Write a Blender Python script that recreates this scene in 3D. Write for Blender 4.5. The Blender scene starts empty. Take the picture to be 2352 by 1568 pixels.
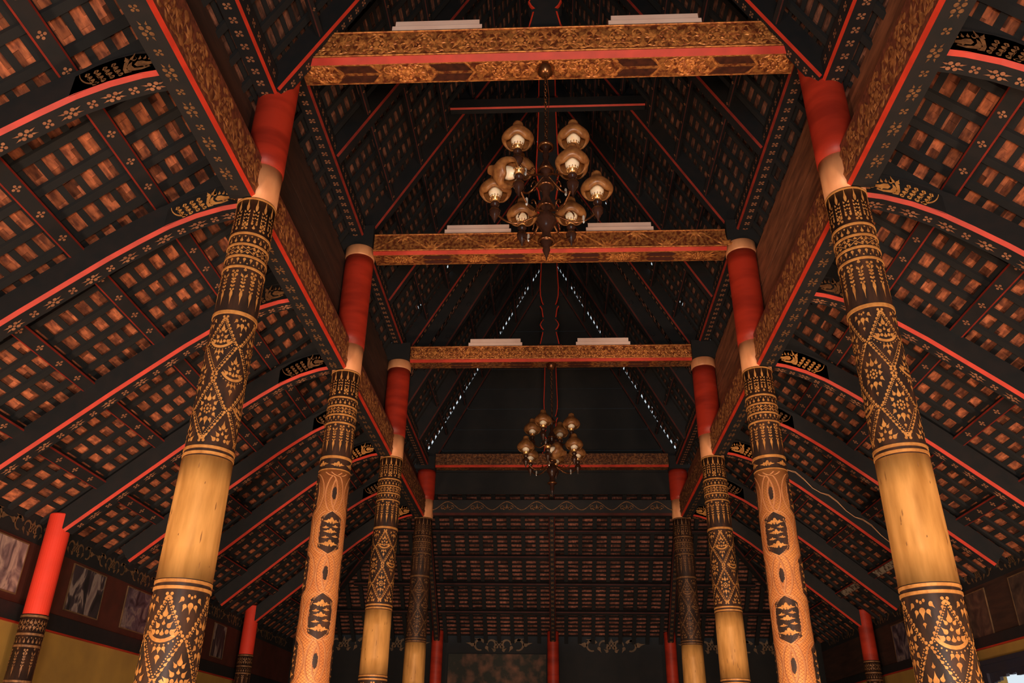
import bpy, math, random
from mathutils import Vector, Matrix
random.seed(7)
R = math.radians
sc = bpy.context.scene
C = sc.collection
# ------------------------------------------------------------------ camera
f_px, pitch, yaw, roll, camx = 1878.877, .476992, -.0550936, .0161667, .0368
cy_, sy_, cp_, sp_, cr_, sr_ = math.cos(yaw), math.sin(yaw), math.cos(pitch), math.sin(pitch), math.cos(roll), math.sin(roll)
fw = Vector((sy_*cp_, cy_*cp_, sp_)); rt = Vector((cy_, -sy_, 0)); up = rt.cross(fw)
r2 = cr_*rt + sr_*up; u2 = -sr_*rt + cr_*up
cam = bpy.data.cameras.new('camera'); cam.sensor_width = 36; cam.lens = 36*f_px/2352
cam.clip_start = .05; cam.clip_end = 200
co = bpy.data.objects.new('camera', cam); C.objects.link(co)
m = Matrix((r2, u2, -fw)).transposed().to_4x4(); m.translation = Vector((camx, 0, 1.6)); co.matrix_world = m
sc.camera = co
# ------------------------------------------------------------------ world, exposure, lights
w = bpy.data.worlds.new('sky'); sc.world = w; w.use_nodes = True
w.node_tree.nodes['Background'].inputs[0].default_value = (.80, .92, 1, 1)
w.node_tree.nodes['Background'].inputs[1].default_value = .9
vs = sc.view_settings
vs.view_transform = 'Standard'; vs.look = 'None'; vs.gamma = 1; vs.use_curve_mapping = False; vs.exposure = 0.0
def area(name, loc, tgt, size, power, col):
    l = bpy.data.lights.new(name, 'AREA'); l.shape = 'DISK'; l.size = size; l.energy = power; l.color = col
    o = bpy.data.objects.new(name, l); C.objects.link(o); o.location = loc
    o.rotation_euler = (Vector(tgt)-Vector(loc)).to_track_quat('-Z', 'Y').to_euler()
WARM = (1, .64, .42)
area('front_warm_fill', (0, -1.6, 1.0), (0, 7, 4.6), 1.0, 300, WARM)  # unseen warm fill added behind the camera
area('aisle_lamp_left', (-3.9, 1.0, .7), (-3.4, 8, 4.6), .8, 170, WARM)
area('aisle_lamp_right', (3.9, 1.0, .7), (3.4, 8, 4.6), .8, 190, WARM)
area('nave_fill', (0, 5.4, .5), (0, 13, 5.2), .8, 130, WARM)  # added floor-level fill, keeps the middle of the nave bright
area('side_fill_left', (-4.3, 5.2, .4), (-4.3, 9.5, 4), .7, 70, WARM)  # added unseen fill for the farther left aisle
area('side_fill_right', (4.3, 5.4, .4), (4.3, 9.5, 4), .7, 70, WARM)  # added unseen fill for the farther right aisle
area('far_end_fill', (0, 11.5, .5), (0, 15.5, 5), .8, 30, WARM)  # added weak fill for the far end roof
area('cool_fill', (0, -3.0, 2.4), (0, 8, 5), 3.0, 210, (.58, .84, 1))  # added bluish fill that lifts the blacks, no opening behind it
# ------------------------------------------------------------------ materials
def ramp(nt, stops):
    r = nt.nodes.new('ShaderNodeValToRGB'); e = r.color_ramp.elements
    while len(e) < len(stops): e.new(.5)
    for el, (p, c) in zip(e, stops): el.position = p; el.color = (*c, 1)
    return r
def mat(name, c1, c2=None, scale=6, rough=.6, metal=0, bump=0, stretch=(1, 1, 1), detail=4, lo=.35, hi=.65, trans=0, spec=.4):
    mt = bpy.data.materials.new(name); mt.use_nodes = True; nt = mt.node_tree
    b = nt.nodes['Principled BSDF']; b.inputs['Base Color'].default_value = (*c1, 1)
    b.inputs['Roughness'].default_value = rough; b.inputs['Metallic'].default_value = metal
    b.inputs['Specular IOR Level'].default_value = spec
    if trans: b.inputs['Transmission Weight'].default_value = trans
    if c2:
        tc = nt.nodes.new('ShaderNodeNewGeometry'); mp = nt.nodes.new('ShaderNodeMapping')
        mp.inputs['Scale'].default_value = stretch; nt.links.new(tc.outputs['Position'], mp.inputs['Vector'])
        n = nt.nodes.new('ShaderNodeTexNoise'); n.inputs['Scale'].default_value = scale; n.inputs['Detail'].default_value = detail
        nt.links.new(mp.outputs[0], n.inputs['Vector'])
        r = ramp(nt, [(lo, c1), (hi, c2)]); nt.links.new(n.outputs[0], r.inputs[0]); nt.links.new(r.outputs[0], b.inputs['Base Color'])
        if bump:
            bp = nt.nodes.new('ShaderNodeBump'); bp.inputs['Strength'].default_value = bump; bp.inputs['Distance'].default_value = .01
            nt.links.new(n.outputs[0], bp.inputs['Height']); nt.links.new(bp.outputs[0], b.inputs['Normal'])
    return mt
M = {}
M['black'] = mat('black_painted_wood', (.0115, .0150, .0178), (.018, .0175, .0190), 9, .6, stretch=(1, 1, 1))
M['deep'] = mat('dark_sooty_wood', (.0105, .0138, .0165), (.0150, .0165, .0180), 5, .8)
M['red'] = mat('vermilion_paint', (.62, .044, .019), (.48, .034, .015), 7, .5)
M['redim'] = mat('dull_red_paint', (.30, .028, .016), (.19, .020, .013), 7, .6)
M['redark'] = mat('dark_red_edge', (.085, .016, .013), (.045, .012, .011), 7, .7)  # much darker red than the other edges
M['redcol'] = mat('red_lacquer', (.50, .040, .018), (.30, .024, .012), 2.2, .45, stretch=(.7, .7, 3.2), lo=.40, hi=.66)
M['redbright'] = mat('lit_red_paint', (.86, .055, .028), (.76, .05, .025), 4, .6)  # brighter copy for left outer columns, strong light there put into the colour
M['cream'] = mat('cream_gilt_collar', (.88, .43, .20), (.70, .31, .14), 9, .45, metal=.1, stretch=(1, 1, .3))
M['goldcol'] = mat('aged_gold_lacquer', (.90, .49, .15), (.55, .27, .07), 7, .38, metal=.12, bump=.12, stretch=(2.0, 2.0, .35), lo=.38, hi=.74)
M['stain'] = mat('column_stain', (.36, .18, .06), (.26, .12, .04), 22, .6)
M['lacq'] = mat('black_column_lacquer', (.030, .020, .017), (.085, .040, .024), 7, .42, stretch=(2, 2, .5), lo=.42, hi=.72)
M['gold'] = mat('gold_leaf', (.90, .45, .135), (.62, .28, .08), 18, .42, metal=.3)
M['goldfar'] = mat('dark_gold_leaf', (.30, .15, .06), (.14, .07, .035), 30, .5, metal=.2)  # darker gold for the farthest and outer columns, some stencils and heads
M['naga'] = mat('orange_gold_lacquer', (.88, .40, .125), (.66, .25, .08), 4, .42, metal=.15)
M['scale'] = mat('red_brown_line', (.32, .09, .032), (.26, .07, .025), 12, .6)
M['rim'] = mat('pale_gold_line', (.88, .47, .20), (.8, .38, .15), 12, .45, metal=.15)
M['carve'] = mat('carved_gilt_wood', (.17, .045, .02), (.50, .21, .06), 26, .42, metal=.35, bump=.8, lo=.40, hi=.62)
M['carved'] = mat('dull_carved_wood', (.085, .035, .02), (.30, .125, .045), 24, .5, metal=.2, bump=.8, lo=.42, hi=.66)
M['gilt'] = mat('gilt_relief', (.86, .37, .10), (.34, .10, .034), 30, .4, metal=.3)
M['giltd'] = mat('dull_gilt_relief', (.52, .22, .075), (.22, .080, .034), 18, .45, metal=.3)
M['carvebase'] = mat('red_brown_carved_ground', (.22, .065, .034), (.10, .032, .020), 22, .55, bump=.5)
M['mirror'] = mat('dark_inlay', (.045, .018, .014), (.09, .03, .018), 20, .3)
M['flower'] = mat('stencil_flower', (.46, .22, .115), (.30, .13, .07), 14, .5, metal=.1)
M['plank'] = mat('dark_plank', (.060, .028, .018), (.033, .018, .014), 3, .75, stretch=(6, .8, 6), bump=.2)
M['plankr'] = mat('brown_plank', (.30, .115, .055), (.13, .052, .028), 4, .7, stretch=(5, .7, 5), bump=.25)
M['panel'] = mat('dark_red_panel', (.085, .022, .014), (.06, .018, .012), 5, .7)
M['ochre'] = mat('ochre_plaster', (.42, .26, .055), (.34, .21, .05), 3, .85)
M['frieze'] = mat('scroll_stencil', (.20, .115, .055), (.11, .07, .038), 10, .6)
M['white'] = mat('white_enamel', (.95, .76, .68), (.88, .66, .58), 5, .4)
M['brass'] = mat('aged_brass', (.30, .13, .05), (.12, .05, .025), 12, .25, metal=.8)
M['brassb'] = mat('bright_brass', (.85, .52, .22), (.6, .32, .12), 12, .25, metal=.8)
M['turned'] = mat('turned_dark_wood', (.050, .022, .015), (.03, .014, .01), 12, .22)
M['milk'] = mat('milk_glass', (1.0, .90, .70), (.95, .70, .42), 14, .25, lo=.5, hi=.8)
M['milk'].node_tree.nodes['Principled BSDF'].inputs['Subsurface Weight'].default_value = .2
M['amber'] = mat('amber_glass', (.60, .30, .10), (.34, .14, .05), 22, .35, trans=.5)
M['crystal'] = mat('crystal', (.8, .8, .75), None, rough=.15, trans=.5)
M['cable'] = mat('pale_cable', (.75, .42, .22), (.6, .3, .15), 9, .6)
M['pale'] = mat('flaking_pale_board', (.32, .27, .20), (.06, .035, .03), 20, .7, lo=.48, hi=.6)
M['blue'] = mat('dark_blue_frame', (.025, .027, .05), (.03, .03, .045), 6, .5)
M['stone'] = mat('polished_floor', (.14, .08, .05), (.09, .05, .035), 3, .4)
M['mural'] = mat('faded_mural', (.03, .035, .03), (.20, .10, .065), 5, .8, detail=8, lo=.42, hi=.72)
def tilemat(nm, ca_, cb_):
    mt = mat(nm, ca_, cb_, 13, .85, bump=.6, lo=.38, hi=.66, stretch=(2.2, .7, 2.2))
    nt = mt.node_tree; b = nt.nodes['Principled BSDF']; src = b.inputs['Base Color'].links[0].from_socket
    g = nt.nodes.new('ShaderNodeAttribute'); g.attribute_name = 'tone'
    mx = nt.nodes.new('ShaderNodeMix'); mx.data_type = 'RGBA'; mx.blend_type = 'MULTIPLY'; mx.inputs[0].default_value = 1
    nt.links.new(src, mx.inputs[6]); nt.links.new(g.outputs['Color'], mx.inputs[7]); nt.links.new(mx.outputs[2], b.inputs['Base Color'])
    return mt
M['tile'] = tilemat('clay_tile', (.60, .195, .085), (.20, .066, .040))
M['tilenave'] = tilemat('shaded_grey_brown_tile', (.27, .115, .072), (.085, .042, .032))  # tile copy darkened so the upper nave's shade is in its colour
M['tileback'] = tilemat('dimmed_brown_tile', (.36, .135, .090), (.12, .048, .036))  # tile copy with the dimness of the far end put into its colour
def picmat(name, stops, scale, st):
    mt = bpy.data.materials.new(name); mt.use_nodes = True; nt = mt.node_tree; b = nt.nodes['Principled BSDF']; b.inputs['Roughness'].default_value = .6
    g = nt.nodes.new('ShaderNodeNewGeometry'); mp = nt.nodes.new('ShaderNodeMapping'); mp.inputs['Scale'].default_value = st
    n = nt.nodes.new('ShaderNodeTexNoise'); n.inputs['Scale'].default_value = scale; n.inputs['Detail'].default_value = 6; n.inputs['Distortion'].default_value = .8
    nt.links.new(g.outputs['Position'], mp.inputs[0]); nt.links.new(mp.outputs[0], n.inputs['Vector'])
    r = ramp(nt, stops); nt.links.new(n.outputs[0], r.inputs[0]); nt.links.new(r.outputs[0], b.inputs['Base Color'])
    return mt
# ------------------------------------------------------------------ mesh helpers
class MB:
    def __init__(s): s.v = []; s.f = []; s.m = []; s.k = 0; s.tone = None
    def add(s, vs_, fs, mi=None):
        o = len(s.v); s.v += [tuple(q) for q in vs_]
        s.f += [tuple(i+o for i in f) for f in fs]; s.m += [s.k if mi is None else mi]*len(fs)
        return s
    def box(s, x0, x1, y0, y1, z0, z1, mi=None):
        v = [(x, y, z) for z in (z0, z1) for y in (y0, y1) for x in (x0, x1)]
        return s.add(v, [(0, 2, 3, 1), (4, 5, 7, 6), (0, 1, 5, 4), (2, 6, 7, 3), (0, 4, 6, 2), (1, 3, 7, 5)], mi)
    def sweep(s, pts, side, cross, caps=True, mi=None):
        side = Vector(side).normalized(); pts = [Vector(p) for p in pts]; n = len(cross); vv = []
        for i, p in enumerate(pts):
            t = (pts[min(i+1, len(pts)-1)]-pts[max(i-1, 0)]).normalized()
            u = t.cross(side).normalized()
            if u.z < 0 or (abs(u.z) < 1e-6 and u.x < 0): u = -u
            vv += [p+side*a+u*b for a, b in cross]
        ff = [(i*n+j, i*n+(j+1) % n, (i+1)*n+(j+1) % n, (i+1)*n+j) for i in range(len(pts)-1) for j in range(n)]
        if caps: ff += [tuple(range(n)), tuple(range((len(pts)-1)*n, len(pts)*n))[::-1]]
        return s.add(vv, ff, mi)
    def tube(s, pts, r, n=8, mi=None):
        pts = [Vector(p) for p in pts]; vv = []
        rs = r if isinstance(r, (list, tuple)) else [r]*len(pts)
        for i, p in enumerate(pts):
            t = (pts[min(i+1, len(pts)-1)]-pts[max(i-1, 0)]).normalized()
            a = t.cross(Vector((0, 0, 1)) if abs(t.z) < .95 else Vector((1, 0, 0))).normalized(); b = t.cross(a)
            vv += [p+(a*math.cos(q)+b*math.sin(q))*rs[i] for q in [2*math.pi*k/n for k in range(n)]]
        ff = [(i*n+j, i*n+(j+1) % n, (i+1)*n+(j+1) % n, (i+1)*n+j) for i in range(len(pts)-1) for j in range(n)]
        ff += [tuple(range(n))[::-1], tuple(range((len(pts)-1)*n, len(pts)*n))]
        return s.add(vv, ff, mi)
    def lathe(s, prof, c=(0, 0, 0), n=20, caps=False, mi=None, scal=0, ns=6, M3=None, sz=0):
        vv = []
        for i_, (r, z) in enumerate(prof):
            for k in range(n):
                a = 2*math.pi*k/n; rr = r*(1+scal*abs(math.cos(ns*a/2)))
                p = Vector((rr*math.cos(a), rr*math.sin(a), z+sz*math.cos(ns*(a+math.pi/2))*max(0, 1-i_/4)))
                if M3: p = M3 @ p
                vv.append(p+Vector(c))
        L = len(prof)
        ff = [(i*n+j, i*n+(j+1) % n, (i+1)*n+(j+1) % n, (i+1)*n+j) for i in range(L-1) for j in range(n)]
        if caps: ff += [tuple(range(n))[::-1], tuple(range((L-1)*n, L*n))]
        return s.add(vv, ff, mi)
    def build(s, name, mats, parent=None, smooth=False, solid=0):
        if not isinstance(mats, (list, tuple)): mats = [mats]
        me = bpy.data.meshes.new(name); me.from_pydata(s.v, [], s.f); me.polygons.foreach_set('material_index', s.m)
        for q in mats: me.materials.append(M[q] if isinstance(q, str) else q)
        if smooth: me.polygons.foreach_set('use_smooth', [True]*len(s.f))
        if s.tone:
            ca = me.color_attributes.new('tone', 'FLOAT_COLOR', 'CORNER'); buf = []
            for f, t in zip(s.f, s.tone): buf += [t, t, t, 1]*len(f)
            ca.data.foreach_set('color', buf)
        me.update()
        o = bpy.data.objects.new(name, me); C.objects.link(o)
        if parent: o.parent = parent; o.matrix_parent_inverse = Matrix.Translation(-parent.location)
        if solid:
            md = o.modifiers.new('thickness', 'SOLIDIFY'); md.thickness = solid; md.offset = 0
        return o
def stencil(fm, root, m_='flower'):              # painted pattern belongs to the beam's own mesh
    b = [o for o in root.children if o.name.startswith('beam_body')][0]; me = b.data; o0 = len(me.vertices)
    mats = [q for q in me.materials]; v = [tuple(q.co) for q in me.vertices]+fm.v
    f = [tuple(p.vertices) for p in me.polygons]+[tuple(i+o0 for i in q) for q in fm.f]; mi = [p.material_index for p in me.polygons]+[len(mats)]*len(fm.f)
    n = bpy.data.meshes.new('beam_body'); n.from_pydata(v, [], f); n.polygons.foreach_set('material_index', mi)
    for q in mats+[M[m_]]: n.materials.append(q)
    n.update(); b.data = n; bpy.data.meshes.remove(me)
def tag(o, label, cat, group=None):
    o['label'] = label; o['category'] = cat
    if group: o['group'] = group
    return o
def thing(name, label, cat, loc, group=None):
    o = bpy.data.objects.new(name, None); C.objects.link(o); o.location = loc; o.empty_display_size = .1
    bpy.context.view_layer.update if False else None
    return tag(o, label, cat, group)
def struct(o): o['kind'] = 'structure'; return o
ORD = ['first', 'second', 'third', 'fourth', 'fifth', 'sixth', 'seventh', 'eighth', 'ninth', 'tenth', 'eleventh', 'twelfth', 'thirteenth',
       'fourteenth', 'fifteenth', 'sixteenth', 'seventeenth', 'eighteenth', 'nineteenth', 'twentieth']
TENS = {20: 'twenty', 30: 'thirty', 40: 'forty', 50: 'fifty', 60: 'sixty'}
TENO = {20: 'twentieth', 30: 'thirtieth', 40: 'fortieth', 50: 'fiftieth', 60: 'sixtieth'}
def nth(i):
    i += 1
    if i <= 20: return ORD[i-1]
    return TENO[i] if i % 10 == 0 else TENS[i//10*10]+'-'+ORD[i % 10-1]
# geometry of the hall -------------------------------------------------------
Y1, Y2, Y3, Y4 = 5.19, 8.32, 11.21, 14.45
W = 2.3; ZC = 5.56
YB, XE = 17.6, 5.25            # back eave, side eave
FRONT = 1.6                    # where the modelled roof begins, behind the camera's view
# ------------------------------------------------------------------ flat leaf pattern on a surface
def leafpts(l, wd):
    return [(0, 0), (.28*wd, .05*l), (.46*wd, .18*l), (.50*wd, .33*l), (.30*wd, .47*l), (.16*wd, .64*l), (.07*wd, .82*l), (0, l), (-.07*wd, .82*l), (-.16*wd, .64*l), (-.30*wd, .47*l), (-.50*wd, .33*l), (-.46*wd, .18*l), (-.28*wd, .05*l)]
def drop(cx, cz, l, wd, deg=0):
    return rotp([(0, 0), (.36*wd, .14*l), (.5*wd, .38*l), (.40*wd, .64*l), (.12*wd, .88*l), (.10*wd, l), (-.18*wd, .86*l), (-.44*wd, .60*l), (-.5*wd, .36*l), (-.34*wd, .12*l)], R(deg), cx, cz)
def rotp(pts, a, cx, cz):
    c, s = math.cos(a), math.sin(a)
    return [(cx+x*c+z*s, cz-x*s+z*c) for x, z in pts]
def circ(cx, cz, r, n=7): return [(cx+r*math.cos(2*math.pi*k/n), cz+r*math.sin(2*math.pi*k/n)) for k in range(n)]
def leaf(cx, cz, l, wd, deg=0): return rotp(leafpts(l, wd), R(deg), cx, cz)
def arcpolys(cx, cz, r, a0, a1, w0, w1, n=8):
    out = []; P = []
    for i in range(n+1):
        t = i/n; a = R(a0+(a1-a0)*t); ww = (w0+(w1-w0)*t)/2
        P.append(((cx+(r-ww)*math.cos(a), cz+(r-ww)*math.sin(a)), (cx+(r+ww)*math.cos(a), cz+(r+ww)*math.sin(a))))
    for i in range(n): out.append([P[i][0], P[i][1], P[i+1][1], P[i+1][0]])
    return out
def squash(L, cx, k): return [[(cx+(x-cx)*k, z) for x, z in p] for p in L]
def lotus(cx, cz, s):
    L = []; A = L.append
    def lf(x, z, l, wd, d): A(leaf(cx+x*s, cz+z*s, l*s, wd*s, d))
    lf(0, .30, .20, .11, 0); lf(.055, .27, .12, .07, 38); lf(-.055, .27, .12, .07, -38)
    lf(0, .17, .10, .07, 0); lf(.08, .13, .15, .09, 42); lf(-.08, .13, .15, .09, -42)
    A(circ(cx+.09*s, cz+.06*s, .04*s)); A(circ(cx-.09*s, cz+.06*s, .04*s)); lf(0, .0, .12, .09, 0)
    lf(.15, .03, .16, .10, 50); lf(-.15, .03, .16, .10, -50)
    L.extend(arcpolys(cx, cz+.28*s, .36*s, 215, 325, .06*s, .06*s, 8))
    for k in range(-4, 5): A(circ(cx+.43*s*math.sin(R(k*11)), cz+.28*s-.43*s*math.cos(R(k*11)), .017*s, 5))
    lf(0, -.17, .12, .09, 180); lf(.07, -.17, .12, .07, 150); lf(-.07, -.17, .12, .07, -150)
    lf(0, -.30, .15, .10, 180)
    return L
def rosette(cx, cz, s):
    L = []
    for k in range(8): L.append(circ(cx+.085*s*math.cos(k*math.pi/4), cz+.085*s*math.sin(k*math.pi/4), .028*s, 6))
    L.append(circ(cx, cz, .035*s))
    for d in (0, 180): L.append(leaf(cx+.14*s*math.sin(R(d)), cz+.16*s*math.cos(R(d)), .19*s, .12*s, d))
    for d in (90, 270): L.append(leaf(cx+.13*s*math.sin(R(d)), cz, .10*s, .11*s, d))
    for sx in (1, -1):
        for d, q in ((30, .22), (62, .19), (118, .19), (150, .22)):
            L.append(leaf(cx+sx*q*s*math.sin(R(d))*.9, cz+q*s*math.cos(R(d)), .13*s, .085*s, sx*(d*.7 if d < 90 else 180-(180-d)*.7)))
    L.append(leaf(cx, cz-.38*s, .09*s, .07*s, 180)); L.append(leaf(cx, cz+.38*s, .09*s, .07*s, 0))
    return L
def flower4(cx, cz, s, diag=True):
    L = [circ(cx, cz, .16*s, 5)]
    for k in range(4):
        a = k*90+(45 if diag else 0); L.append([(cx+s*(.40*math.sin(R(a))+.205*math.sin(q)), cz+s*(.40*math.cos(R(a))+.205*math.cos(q))) for q in [-math.pi/4*j+R(a) for j in range(8)]])
    return L
class Wrap:                                    # wraps flat (arc length, height) figures round a column
    def __init__(s, x, y, rf, phase): s.x, s.y, s.rf, s.ph, s.mb = x, y, rf, phase, MB()
    def pt(s, u, z, e):
        r = s.rf(z)+e; a = s.ph+u/.165
        return (s.x+r*math.cos(a), s.y+r*math.sin(a), z)
    def poly(s, pts, e=.0025, mi=0): s.mb.add([s.pt(u, z, e) for u, z in pts], [tuple(range(len(pts)))], mi)
    def polys(s, L, e=.0025, mi=0):
        for p in L: s.poly(p, e, mi)
    def strip(s, path, wd, e=.003, mi=0):
        P = []
        for i, (u, z) in enumerate(path):
            a = path[max(i-1, 0)]; b = path[min(i+1, len(path)-1)]; dx, dz = b[0]-a[0], b[1]-a[1]; l = math.hypot(dx, dz) or 1
            P.append((u-dz/l*wd/2, z+dx/l*wd/2)); P.append((u+dz/l*wd/2, z-dx/l*wd/2))
        s.mb.add([s.pt(u, z, e) for u, z in P], [(2*i, 2*i+1, 2*i+3, 2*i+2) for i in range(len(path)-1)], mi)
    def span(s, rows, e=.004, mi=0, n=8):      # rows: (z, u0, u1)
        vv = []
        for z, a, b in rows: vv += [s.pt(a+(b-a)*k/n, z, e) for k in range(n+1)]
        s.mb.add(vv, [(i*(n+1)+k, i*(n+1)+k+1, (i+1)*(n+1)+k+1, (i+1)*(n+1)+k) for i in range(len(rows)-1) for k in range(n)], mi)
CIRC = 2*math.pi*.165
def lattice(wp, z1, z0, rows):
    h = (z1-z0)/rows; cw = CIRC/4; Q = .66
    lo_ = lambda u, z: squash(lotus(u, z+.01, h*Q), u, .84); ro_ = lambda u, z: squash(rosette(u, z, h*Q*1.08), u, .76)
    for k in range(4):
        for r in range(rows):
            zc = z1-h*(r+.5)
            wp.polys(lo_(k*cw, zc) if (r+k) % 2 == 0 else ro_(k*cw, zc))
        for r in range(rows+1):
            zc = z1-h*r; uc = (k+.5)*cw
            if 0 < r < rows: wp.polys(lo_(uc, zc) if (r+k) % 2 else ro_(uc, zc))
            elif r == 0: wp.polys([p for p in ro_(uc, zc) if all(q[1] < z1-.012 for q in p)])
            else: wp.polys([p for p in lo_(uc, zc) if all(q[1] > z0+.012 for q in p)])
            wp.polys(flower4(k*cw, zc-(.03 if r == 0 else -.03 if r == rows else 0), .05))
            if r < rows: wp.polys(flower4(uc, zc-h/2, .05))
        for r in range(rows):
            for sg in (1, -1):
                for half in (0, 1):
                    # from node (k*cw, z1-h*(r+half)) to ((k+.5)*cw, z1-h*(r+.5))
                    za, zb = z1-h*(r+half), z1-h*(r+.5); ua, ub = k*cw, (k+sg*.5)*cw
                    L = math.hypot(ub-ua, zb-za); dx, dz = (ub-ua)/L, (zb-za)/L; ang = math.degrees(math.atan2(dx, dz)); n = 8
                    nx, nz = -dz, dx
                    if nx*sg > 0: nx, nz = -nx, -nz
                    for i in range(n):
                        t = .09+.84*i/n; px, pz = ua+(ub-ua)*t, za+(zb-za)*t
                        ox, oz = nx*.006, nz*.006; wp.poly(leaf(px+ox, pz+oz, .032, .017, ang+12*sg))
                        wp.poly(circ(px+nx*.021+dx*.006, pz+nz*.021+dz*.006, .0050, 5))
                        wp.poly(circ(px+nx*.021+dx*.021, pz+nz*.021+dz*.021, .0050, 5))
def spires(wp, z_base, z_tip, n=10, sg=-1):
    cw = CIRC/n; H = abs(z_tip-z_base)
    for k in range(n):
        u = k*cw; big = k % 2 == 0
        wp.poly(leaf(u, z_tip-sg*H*.42, H*.40, .024, 180 if sg < 0 else 0))
        for q in (.46, .56, .66, .74, .82):
            for s2 in (-1, 1): wp.poly(leaf(u+s2*.014, z_tip-sg*H*q, .028, .016, s2*25+(180 if sg < 0 else 0)))
        wp.poly(circ(u, z_tip-sg*H*.52, .008, 6)); wp.poly(circ(u, z_tip-sg*H*.62, .007, 6))
        if big: wp.polys(flower4(u, z_base+sg*H*.12, .055)); wp.poly(leaf(u, z_base+sg*H*.26, .03, .022, 180))
        else: wp.polys([leaf(u, z_base+sg*H*.06, .04, .026, 0), leaf(u-.015, z_base+sg*H*.2, .03, .02, -20), leaf(u+.015, z_base+sg*H*.2, .03, .02, 20)])
def smallband(wp, za, zb, kind):
    h = za-zb; zc = (za+zb)/2
    if kind == 0:
        for k in range(20):
            u = k*CIRC/20; wp.poly(leaf(u, zb+.12*h, .62*h, .026, 0)); wp.poly(circ(u+CIRC/40, za-.25*h, .008, 5))
    elif kind == 1:
        for k in range(8):
            u = k*CIRC/8; wp.polys(flower4(u, zc, h*.62))
            for s2 in (1, -1):
                wp.strip([(u+s2*.012, za-.1*h), (u+s2*CIRC/16, zc), (u+s2*.012, zb+.1*h)], .007)
                wp.poly(leaf(u+CIRC/16, zc+s2*.18*h, .26*h, .03, 0 if s2 > 0 else 180))
    else:
        for k in range(20):
            u = k*CIRC/20; wp.poly(leaf(u, za-.12*h, .62*h, .024, 180)); wp.poly(circ(u+CIRC/40, zb+.25*h, .007, 5))
def cloud(cx, cz, w_, h_):
    L = []; rr = random.Random(int(cx*1000+cz*7777))
    for x, z, r in ((-.30, -.05, .13), (-.20, .12, .15), (-.07, .05, .17), (.02, .42, .17), (.10, .12, .17), (.22, -.05, .15), (.30, .16, .11), (-.04, -.22, .12), (.13, -.24, .11), (-.20, -.20, .10), (-.02, .18, .18)):
        x += rr.uniform(-.03, .03); q = 8
        L.append([(cx+(x+r*.62*math.cos(2*math.pi*k/q))*w_, cz+(z+r*1.5*math.sin(2*math.pi*k/q))*h_) for k in range(q)])
    for s2 in (1, -1):
        L.append([(cx+s2*.30*w_, cz+.12*h_), (cx+s2*.42*w_, cz+.10*h_), (cx+s2*.58*w_, cz+.02*h_), (cx+s2*.44*w_, cz-.12*h_), (cx+s2*.28*w_, cz-.14*h_)])
    return L
def taper(z, r0=.190, r1=.145):
    t = min(max(z/5.6, 0), 1); return r0+(r1-r0)*t
def cyl(mb, x, y, zs, rf, n=40, mi=None):
    mb.lathe([(rf(z), z) for z in zs], (x, y, 0), n, caps=True, mi=mi)
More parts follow.
